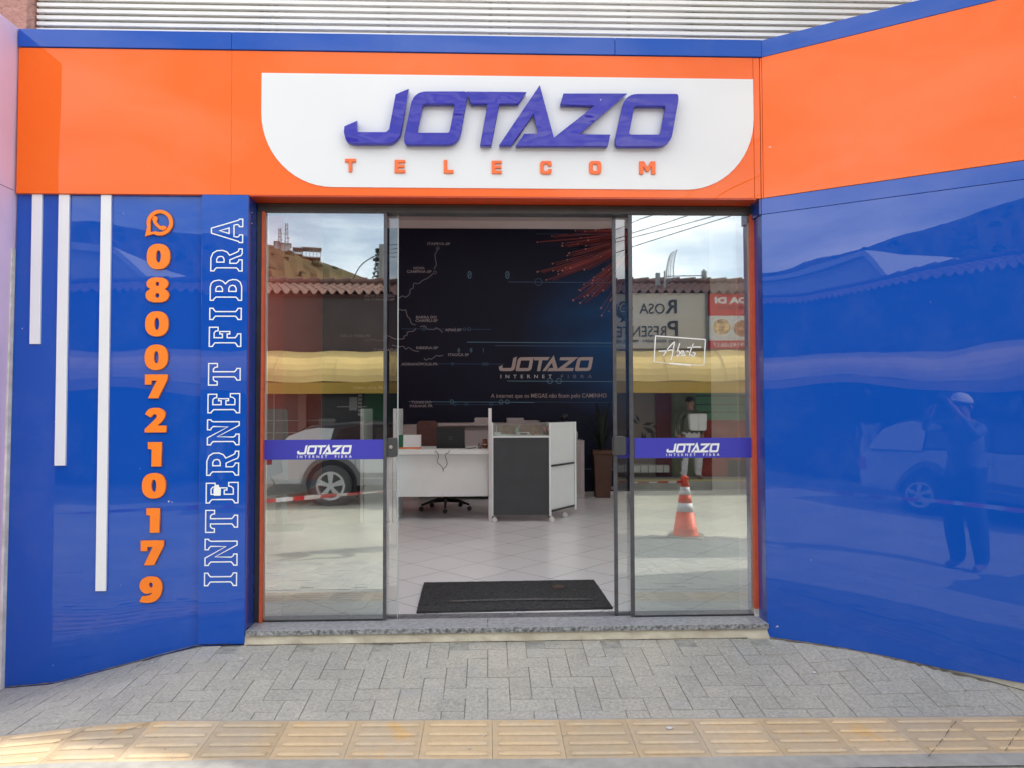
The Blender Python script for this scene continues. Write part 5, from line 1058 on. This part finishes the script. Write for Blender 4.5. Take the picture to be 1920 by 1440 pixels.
MB().box((-.22, -.05, -.1), (-.12, .05, .22)).build('clamp', SILV, an)
# overhead wires
ptop = Vector((up_.location.x, -17.2, up_.location.z+hh))
for k, (pa, pb, pe) in enumerate((((1156, 428), (1200, 410), (1250, 394)), ((1156, 445), (1250, 417), (1318, 394)), ((1156, 452), (1270, 424), (1376, 394)), ((1156, 472), (1270, 436), (1408, 392)))):
    A_, B_, E_ = M(*pa, -12.2), M(*pb, -10.8), M(*pe, -9.4); D_ = E_+(E_-B_)*4+Vector((0, 0, 1.0))
    P_ = [ptop+Vector((0, 0, -.12*k)), A_, B_, E_, D_]; o = MB().tube(P_, .010, 5).build('overhead_wire', BLACK); tag(o, ['topmost overhead wire mirrored at the top of the right glass', 'second overhead wire from the top in the right glass', 'third overhead wire from the top in the right glass', 'lowest overhead wire mirrored in the right glass'][k], 'wire', 'overhead street wires')
for k, (y_, z_, s_) in enumerate(((-3.0, 6.6, .5), (-3.1, 7.1, .6), (-3.25, 7.7, .4))):
    P_ = [(x, y_-.02*x, z_+s_*((x/18)**2)) for x in range(-20, 21, 2)]; o = MB().tube(P_, .014, 5).build('street_cable', BLACK)
    tag(o, ['lowest thick cable over the kerb, a dark streak in the blue trim', 'middle thick cable over the kerb, a dark streak in the orange fascia', 'upper thick cable over the kerb, a dark streak in the blue trim'][k], 'cable', 'cables over the kerb')
# ------------------------------------------------------------------ cone and tape
cn = thing('traffic_cone', 'orange traffic cone with two white bands at the end of the barrier tape', 'traffic cone', (2.46, -4.50, -.335))
CO = mat('cone_orange', (.88, .085, .012), .5, noise=.06, nscale=6); CW = mat('cone_white', (.75, .75, .76), .4)
def cr_(z): return lerp(.150, .035, (z-.05)/.69)
for z0, z1, m_, nm in ((.045, .335, CO, 'lower_body'), (.336, .44, CW, 'reflective_band'), (.441, .54, CO, 'middle_body'), (.541, .635, CW, 'reflective_band'), (.636, .745, CO, 'top_body')):
    pr = [(cr_(z0)+(.003 if m_ is CW else 0), z0), (cr_(z1)+(.003 if m_ is CW else 0), z1)]
    if z1 > .7: pr += [(.030, .765), (.012, .775)]
    if z0 < .1: pr = [(cr_(.045)+.01, .045), (cr_(.06)+.004, .06), (cr_(.12), .12), (cr_(.125)+.003, .125), (cr_(.13), .13), (cr_(z1), z1)]
    MB().lathe(pr, n=28).build(nm, m_, cn, smooth=True)
MB().prism([(x, y, 0) for x, y in roundpoly([(-.21, -.21), (.21, -.21), (.21, .21), (-.21, .21)], .06)], (0, 0, .045)).build('base', mat('cone_base', (.20, .19, .16), .8), cn, bevel=.008, T=Matrix.Rotation(R(20), 4, 'Z'))
TP_ = [Vector((2.46, -4.50, .36)), Vector((1.54, -4.06, .40)), Vector((-.2, -3.46, .41)), Vector((-.95, -3.2, .43)), Vector((-2.05, -2.5, .425)), Vector((-4.5, -1.9, .44))]
P3 = [Vector(p) for p in spl([tuple(p) for p in TP_], 16, False)] if False else None
pts = []
for a_, b_ in zip(TP_, TP_[1:]):
    for q in range(24): pts.append(a_.lerp(b_, q/24))
mbs = [MB(), MB()]; acc = 0; tw_ = 0
for a_, b_ in zip(pts, pts[1:]):
    acc += (b_-a_).length; k = int(acc/.145) % 2; th_ = .9*math.sin(acc*2.1)+.35; th2 = .9*math.sin((acc+(b_-a_).length)*2.1)+.35
    w0 = Vector((.2*math.sin(th_), .6*math.sin(th_), math.cos(th_)))*.021; w1 = Vector((.2*math.sin(th2), .6*math.sin(th2), math.cos(th2)))*.021
    if (acc % .145) < .03: w0 *= .8
    mbs[k].add([a_-w0, a_+w0, b_+w1, b_-w1], [(0, 1, 2, 3)])
tpe = thing('barrier_tape', 'red and white striped barrier tape strung from the cone across the kerb', 'tape')
mbs[0].build('red_stripes', mat('tape_red', (.65, .03, .03), .4), tpe); mbs[1].build('white_stripes', mat('tape_white', (.80, .78, .76), .4), tpe)
for k in range(5): MB().tube([(2.46+.045*math.cos(k), -4.5+.045*math.sin(k), .33+.02*k), (2.46+.05*math.cos(k+2), -4.5+.05*math.sin(k+2), .35+.015*k), (2.46+.045*math.cos(k+4), -4.5+.045*math.sin(k+4), .34+.02*k)], .014, 5).build('knot', MATS['tape_red'], tpe)
# ------------------------------------------------------------------ white car
CARY = -7.62; GR = -.34; cx0 = M(622, 910, CARY).x-.86
car = thing('parked_car', 'white hatchback with dark wheel arches parked across the street', 'car', (cx0, CARY, GR))
CP = mat('car_white', (.52, .55, .56), .25, coat=.6, noise=.02, nscale=2); CG = mat('car_glass', (.012, .014, .018), .06, spec=.8); CL = mat('car_cladding', (.15, .155, .15), .7, noise=.1); LN = 4.25; WB = (.86, 3.42); WR = .335
def arch(cx_, r_, n_=14): return [(cx_+r_*math.cos(math.pi*(1-k/n_)), .335+r_*math.sin(math.pi*(1-k/n_))) for k in range(n_+1)]
side = [(-.22, .42), (-.27, .62), (-.25, .84), (-.14, .945)]+[(.9, .965), (2.0, .96), (3.05, .95)]+[(3.75, .90), (4.10, .82), (4.22, .70), (4.22, .42)]+[(x, z) for x, z in arch(WB[1], .43)][::-1]+[(x, z) for x, z in arch(WB[0], .43)][::-1]
body = MB().prism([(x, 0, z) for x, z in side], (0, -1.78, 0)).build('body', CP, car, bevel=.05)
CS = lambda z: .94+(z-1.05)*.70
ro = [(x, CS(z)) for x, z in ((-.10, 1.055), (.14, 1.36), (.50, 1.60), (1.2, 1.68), (2.1, 1.66), (2.55, 1.56), (3.15, 1.07))]
mb = MB(); n_ = len(ro); vs = [(x, -.02-(z-1.05)*.22, z) for x, z in ro]+[(x, -1.76+(z-1.05)*.22, z) for x, z in ro]; mb.add(vs, [tuple(range(n_))[::-1], tuple(range(n_, 2*n_))]+[(i, (i+1) % n_, n_+(i+1) % n_, n_+i) for i in range(n_)])
mb.build('cabin', mat('roof_black', (.02, .02, .023), .3, coat=.4, noise=.1), car, bevel=.03)
for sy in (0, 1):
    MB().add([(x, (-.004-(z-1.05)*.22) if sy == 0 else (-1.776+(z-1.05)*.22), z) for x, z in [(a, CS(b_)) for a, b_ in ((-.08, 1.06), (.14, 1.36), (.40, 1.50), (.62, 1.55), (.88, 1.53), (.80, 1.06))]], [(0, 1, 2, 3, 4, 5)]).build('rear_pillar', CP, car)
def side_glass(nm, pts):
    for sy in (0, 1):
        mb = MB(); vs = [(x, (-.006-(z-1.05)*.22) if sy == 0 else (-1.774+(z-1.05)*.22), z) for x, z in [(a, CS(b_)) for a, b_ in pts]]; mb.add(vs, [tuple(range(len(pts)))]); mb.build(nm, CG, car)
side_glass('side_window', [(.84, 1.10), (.98, 1.50), (1.30, 1.60), (1.86, 1.60), (1.86, 1.10)]); side_glass('side_window', [(1.93, 1.10), (1.93, 1.60), (2.25, 1.58), (2.52, 1.48), (2.95, 1.10)]); 
MB().add([(-.08, -.10, CS(1.09)), (-.08, -1.68, CS(1.09)), (.42, -1.60, CS(1.54)), (.42, -.18, CS(1.54))], [(0, 1, 2, 3)]).build('rear_window', CG, car, T=Matrix.Translation((-.035, 0, .02))); MB().add([(3.14, -.08, CS(1.08)), (3.14, -1.70, CS(1.08)), (2.58, -1.60, CS(1.56)), (2.58, -.18, CS(1.56))], [(0, 1, 2, 3)]).build('windscreen', CG, car, T=Matrix.Translation((.03, 0, .02)))
for c in WB:
    o_, i_ = arch(c, .50), arch(c, .425); MB().prism([(x, .012, z) for x, z in o_+i_[::-1]], (0, -.06, 0)).build('wheel_arch', CL, car); MB().tube([(c, -.02, .34), (c, -.5, .34)], .42, 24).build('wheel_well', BLACK, car)
    for sy in (0, 1):
        y0 = .0 if sy == 0 else -1.78; sg = 1 if sy == 0 else -1
        wh = bpy.data.objects.new('wheel', None); link(wh, car); wh.location = (c, y0, WR)
        MB().lathe([(.20, -.10), (.30, -.10), (.335, -.07), (.335, .07), (.30, .10), (.225, .10), (.22, .05)], n=30).build('tyre', mat('tyre', (.075, .075, .075), .8), wh, smooth=True, T=Matrix.Rotation(R(90), 4, 'X') @ Matrix.Translation((0, 0, -.0)))
        mb = MB(); RIM = mat('rim_silver', (.55, .56, .57), .3, metal=.5)
        for k in range(36):
            a0, a1 = k*math.pi/18, (k+1)*math.pi/18; 
            mb.add([(r_*math.cos(a), sg*y_, r_*math.sin(a)) for a in (a0, a1) for r_, y_ in ((.236, .108), (.200, .104))], [(0, 1, 3, 2)])
        for k in range(5):
            for dd in (-.13, .13):
                a = R(90+72*k)+dd; ca, sa = math.cos(a), math.sin(a); a2 = R(90+72*k)+dd*.6; c2, s2 = math.cos(a2), math.sin(a2); w_ = .024
                mb.add([(.05*c2-w_*s2, sg*.112, .05*s2+w_*c2), (.05*c2+w_*s2, sg*.112, .05*s2-w_*c2), (.215*ca+w_*sa, sg*.107, .215*sa-w_*ca), (.215*ca-w_*sa, sg*.107, .215*sa+w_*ca)], [(0, 1, 2, 3)])
        mb.add([(.06*math.cos(k*math.pi/8), sg*.114, .06*math.sin(k*math.pi/8)) for k in range(16)], [tuple(range(16))]); mb.build('rim', RIM, wh)
        MB().tube([(0, sg*.0, 0), (0, sg*.05, 0)], .21, 24).build('hub_back', mat('hub_dark', (.10, .10, .10), .6), wh)
MB().box((1.32, .004, .46), (2.95, .014, .54)).build('side_moulding', CL, car); MB().box((1.30, -1.79, .34), (3.0, .006, .44)).build('sill_cladding', CL, car)
MB().prism([(-.31, -.06, .36), (.36, .012, .36), (.34, .012, .56), (-.31, -.06, .60)], (0, -.3, 0)).build('rear_bumper', CP, car, bevel=.02); MB().box((-.31, -1.7, .36), (-.22, -.3, .60)).build('rear_bumper', CL, car); MB().box((4.20, -1.72, .32), (4.27, -.05, .62)).build('front_bumper', CL, car, bevel=.02)
MB().box((-.275, -.30, .68), (-.12, .006, .86)).build('tail_light', mat('tail_red', (.35, .02, .02), .2), car, bevel=.02); MB().box((4.05, -.34, .62), (4.235, .004, .78)).build('headlight', mat('lamp_clear', (.5, .5, .52), .1), car, bevel=.02)
for x in (2.0,): MB().box((x+.9, .0, .93), (x+1.05, .16, 1.05)).build('mirror', CP, car, bevel=.02)
for x in (1.70, 2.62): MB().box((x, .003, .78), (x+.17, .02, .82)).build('door_handle', CP, car, bevel=.006)
MB().box((1.24, .0015, .48), (1.247, .0035, .94)).box((1.90, .0015, .48), (1.907, .0035, .94)).box((3.0, .0015, .48), (3.007, .0035, .94)).build('door_gaps', BLACK, car)
# ------------------------------------------------------------------ people
def limb_body(name, J, E, mats, parent, cls):
    me = bpy.data.meshes.new('sk'); me.from_pydata([j[0] for j in J], E, []); o = bpy.data.objects.new('sk', me); COL.objects.link(o)
    md = o.modifiers.new('s', 'SKIN'); md.use_smooth_shade = True
    for i, j in enumerate(J): me.skin_vertices[0].data[i].radius = j[1]; me.skin_vertices[0].data[i].use_root = (i == 0)
    su = o.modifiers.new('u', 'SUBSURF'); su.levels = 2; su.render_levels = 2
    dg = bpy.context.evaluated_depsgraph_get(); dg.update(); m2 = bpy.data.meshes.new_from_object(o.evaluated_get(dg)); bpy.data.objects.remove(o)
    m2.materials.clear(); [m2.materials.append(q) for q in mats]; m2.name = name
    for p in m2.polygons: p.material_index = cls(p.center); p.use_smooth = True
    b_ = bpy.data.objects.new(name, m2); link(b_, parent); return b_
def person(label, loc, rz, H, shirt, trousers, skin=(.36, .19, .13), hands=None, cap=None, hair=(.03, .02, .015), stance=.11, sleeve=.5, shoe=(.25, .16, .12), group=None):
    s_ = H/1.75; o = thing('person', label, 'person', loc, group, rz); h = hands or ((-.26, .02, .84), (.26, .02, .84)); el = []
    V_ = lambda *a: Vector(a)*s_
    J = [(V_(0, 0, .96), (.155*s_, .11*s_)), (V_(0, .02, 1.10), (.195*s_, .165*s_)), (V_(0, .01, 1.28), (.20*s_, .15*s_)), (V_(0, -.01, 1.42), (.135*s_, .10*s_)), (V_(0, 0, 1.49), (.058*s_, .058*s_)), (V_(0, .01, 1.55), (.058*s_, .065*s_)), (V_(0, .015, 1.635), (.078*s_, .098*s_)), (V_(0, .005, 1.71), (.066*s_, .082*s_))]
    E_ = [(0, 1), (1, 2), (2, 3), (3, 4), (4, 5), (5, 6), (6, 7)]
    for sx, hd in ((-1, Vector(h[0])), (1, Vector(h[1]))):
        sh = Vector((sx*.185, -.01, 1.405)); mid = (sh+hd)/2; L1 = .30; d = (hd-sh); dl = min(d.length, .575); bend = math.sqrt(max(0, L1*L1-(dl/2)**2)); out = Vector((sx*.55, -.15, -.85)); out = (out-d.normalized()*out.dot(d.normalized())).normalized(); eb = mid+out*bend
        i0 = len(J); J += [(sh*s_, (.062*s_, .062*s_)), (((sh+eb)/2)*s_, (.050*s_, .050*s_)), (eb*s_, (.042*s_, .042*s_)), (((eb+hd)/2)*s_, (.037*s_, .037*s_)), (hd*s_, (.025*s_, .028*s_))]
        E_ += [(3, i0), (i0, i0+1), (i0+1, i0+2), (i0+2, i0+3), (i0+3, i0+4)]
        dr = (hd-eb).normalized(); i1 = len(J); pm = hd+dr*.055; J.append((pm*s_, (.036*s_, .020*s_))); E_.append((i0+4, i1)); el.append((i0+4, i1, hd, dr, sx))
    for sx in (-1, 1):
        i0 = len(J); J += [(V_(sx*.095, 0, .88), (.115*s_, .12*s_)), (V_(sx*(stance*.9), .015, .68), (.100*s_, .105*s_)), (V_(sx*stance, .02, .50), (.092*s_, .096*s_)), (V_(sx*stance, 0, .30), (.088*s_, .092*s_)), (V_(sx*stance, -.015, .11), (.070*s_, .076*s_)), (V_(sx*(stance+.01), .05, .045), (.045*s_, .040*s_)), (V_(sx*(stance+.025), .15, .035), (.042*s_, .028*s_))]
        E_ += [(0, i0)]+[(i0+k, i0+k+1) for k in range(6)]
    for (a_, b2, hd, dr, sx) in el:                    # five fingers
        side_ = dr.cross(Vector((0, 0, 1))); side_ = side_.normalized() if side_.length > .1 else Vector((1, 0, 0)); curl = Vector((-sx, 0, 0)) if hands and hands[0][2] > 1.2 else Vector((0, .2, -1)); spread = Vector((0, 0, 1)) if hands and hands[0][2] > 1.2 else Vector((0, 1, 0))
        base = hd+dr*.075
        for k, (of, ln) in enumerate(((-.027, .058), (-.009, .070), (.010, .074), (.028, .066))):
            i0 = len(J); b_ = base+spread*of; J += [(b_*s_, (.0095*s_,)*2), ((b_+dr*ln*.55+curl*.012)*s_, (.0085*s_,)*2), ((b_+dr*ln*.75+curl*.035)*s_, (.0078*s_,)*2)]; E_ += [(b2, i0), (i0, i0+1), (i0+1, i0+2)]
        i0 = len(J); tb = hd+dr*.03+spread*.03+curl*.01; J += [(tb*s_, (.012*s_,)*2), ((tb+dr*.03+spread*.03+curl*.02)*s_, (.010*s_,)*2)]; E_ += [(a_, i0), (i0, i0+1)]
    ms = [mat('skin_%d' % int(skin[0]*100), skin, .6), mat('cloth_'+shirt[0], shirt[1], .85, noise=.1, nscale=9), mat('cloth_'+trousers[0], trousers[1], .9, noise=.12, nscale=12), mat('shoe_%d' % int(shoe[0]*100), shoe, .7)]
    hz = [(Vector(q)*s_) for q in h]
    def cls(c):
        if c.z < .085*s_: return 3
        if min((c-q).length for q in hz) < .15*s_ and min((c-q).length for q in hz) < (c-Vector((0, 0, 1.2))*s_).length: 
            q = min(hz, key=lambda q: (c-q).length); return 0 if (c-q).length < (.15 if sleeve > .6 else .13)*s_ and abs(c.x) > .05 else 1
        if c.z < 1.0*s_ and abs(c.x) < .24*s_: return 2
        if c.z > 1.475*s_ and abs(c.x) < .13*s_ and c.y < .16*s_: return 0
        return 1
    body = limb_body('body', J, E_, ms, o, cls)
    hz_ = 1.655*s_
    fc = MB(); fc.lathe([(.004, -.006), (.0075, 0), (.004, .006)], (0, 0, 0), 10)
    for sx in (-1, 1):
        MB().lathe([(.002, -.010), (.011, -.004), (.012, 0), (.011, .004), (.002, .010)], (sx*.031*s_, .094*s_, 1.645*s_), 10).build('eye', mat('eye_dark', (.05, .04, .04), .2), o, smooth=True)
        MB().lathe([(.004, -.030), (.014, -.018), (.018, .01), (.010, .028)], (sx*.085*s_, .0, 1.63*s_), 10).build('ear', ms[0], o, smooth=True)
    MB().add([Vector(v)*s_ for v in ((-.010, .098, 1.645), (.010, .098, 1.645), (.018, .10, 1.605), (-.018, .10, 1.605), (0, .128, 1.610))], [(0, 1, 4), (1, 2, 4), (2, 3, 4), (3, 0, 4)]).build('nose', ms[0], o); MB().box((-.024*s_, .088*s_, 1.573*s_), (.024*s_, .103*s_, 1.582*s_)).build('mouth', mat('lips', (.28, .09, .08), .5), o, bevel=.002)
    def dome(nm, m_, r_, z0, top, yo=-.0):
        MB().lathe([(r_, z0), (r_*1.02, z0+.03), (r_*.92, z0+(top-z0)*.55), (r_*.62, z0+(top-z0)*.88), (.01, top)], (0, yo, 0), 22).build(nm, m_, o, smooth=True, T=Matrix.Scale(1.18, 4, (0, 1, 0)))
    dome('hair', mat('hair_%d' % int(hair[0]*100), hair, .9), .088*s_, 1.64*s_, 1.765*s_, -.012*s_)
    if cap:
        dome('cap', mat('cap_cloth', cap, .8), .097*s_, 1.675*s_, 1.79*s_, -.004)
        MB().prism([(x*s_, y*s_, 1.690*s_) for x, y in ((-.085, .07), (.085, .07), (.075, .14), (.04, .175), (-.04, .175), (-.075, .14))], (0, 0, .006)).build('cap_peak', mat('cap_cloth', cap, .8), o, bevel=.002)
    return o
zf = -.335
ph = person('person in white cap, grey shirt and jeans taking a phone photo, mirrored in blue panel', (.03, -4.40, zf), 0, 1.74, ('grey_shirt', (.16, .19, .25)), ('jeans', (.05, .07, .13)), hands=((-.115, .31, 1.615), (.09, .31, 1.615)), cap=(.85, .85, .86), stance=.12, sleeve=.3)
fo = thing('phone', 'dark phone held sideways in both hands of the person in the white cap', 'phone', (0, -4.052, 1.325)); MB().box((-.080, -.004, -.038), (.080, .004, .038)).build('case', BLACK, fo, bevel=.003); MB().box((-.074, -.0052, -.034), (.074, -.0042, .034)).build('screen', mat('screen_off', (.02, .025, .03), .1), fo)
pw = person('person in a dark green top and white trousers beside the green shutter', (M(1296, 893, -10.0).x, -10.0, GZ), R(-15), 1.66, ('green_top', (.10, .105, .07)), ('white_cotton', (.60, .58, .62)), stance=.17)
p = M(1310, 791, -9.75); cb_ = thing('white_box', 'white plastic carton carried at waist height across the street', 'box', (p.x, -9.75, p.z)); MB().prism([(x, 0, z) for x, z in roundpoly([(-.16, -.17), (.16, -.17), (.18, .17), (-.18, .17)], .05)], (0, -.16, 0)).build('tub', mat('tub_white', (.72, .70, .70), .5), cb_, bevel=.02); MB().box((-.003, .0, -.16), (.003, .004, .16)).build('centre_seam', mat('seam_grey', (.4, .4, .4), .6), cb_)
person('person in dark clothes standing on the far pavement, mirrored dimly in the blue panel', (-5.2, -9.9, GZ), R(-25), 1.70, ('black_top', (.025, .025, .03)), ('pale_trousers', (.55, .55, .58)), stance=.10)
#END
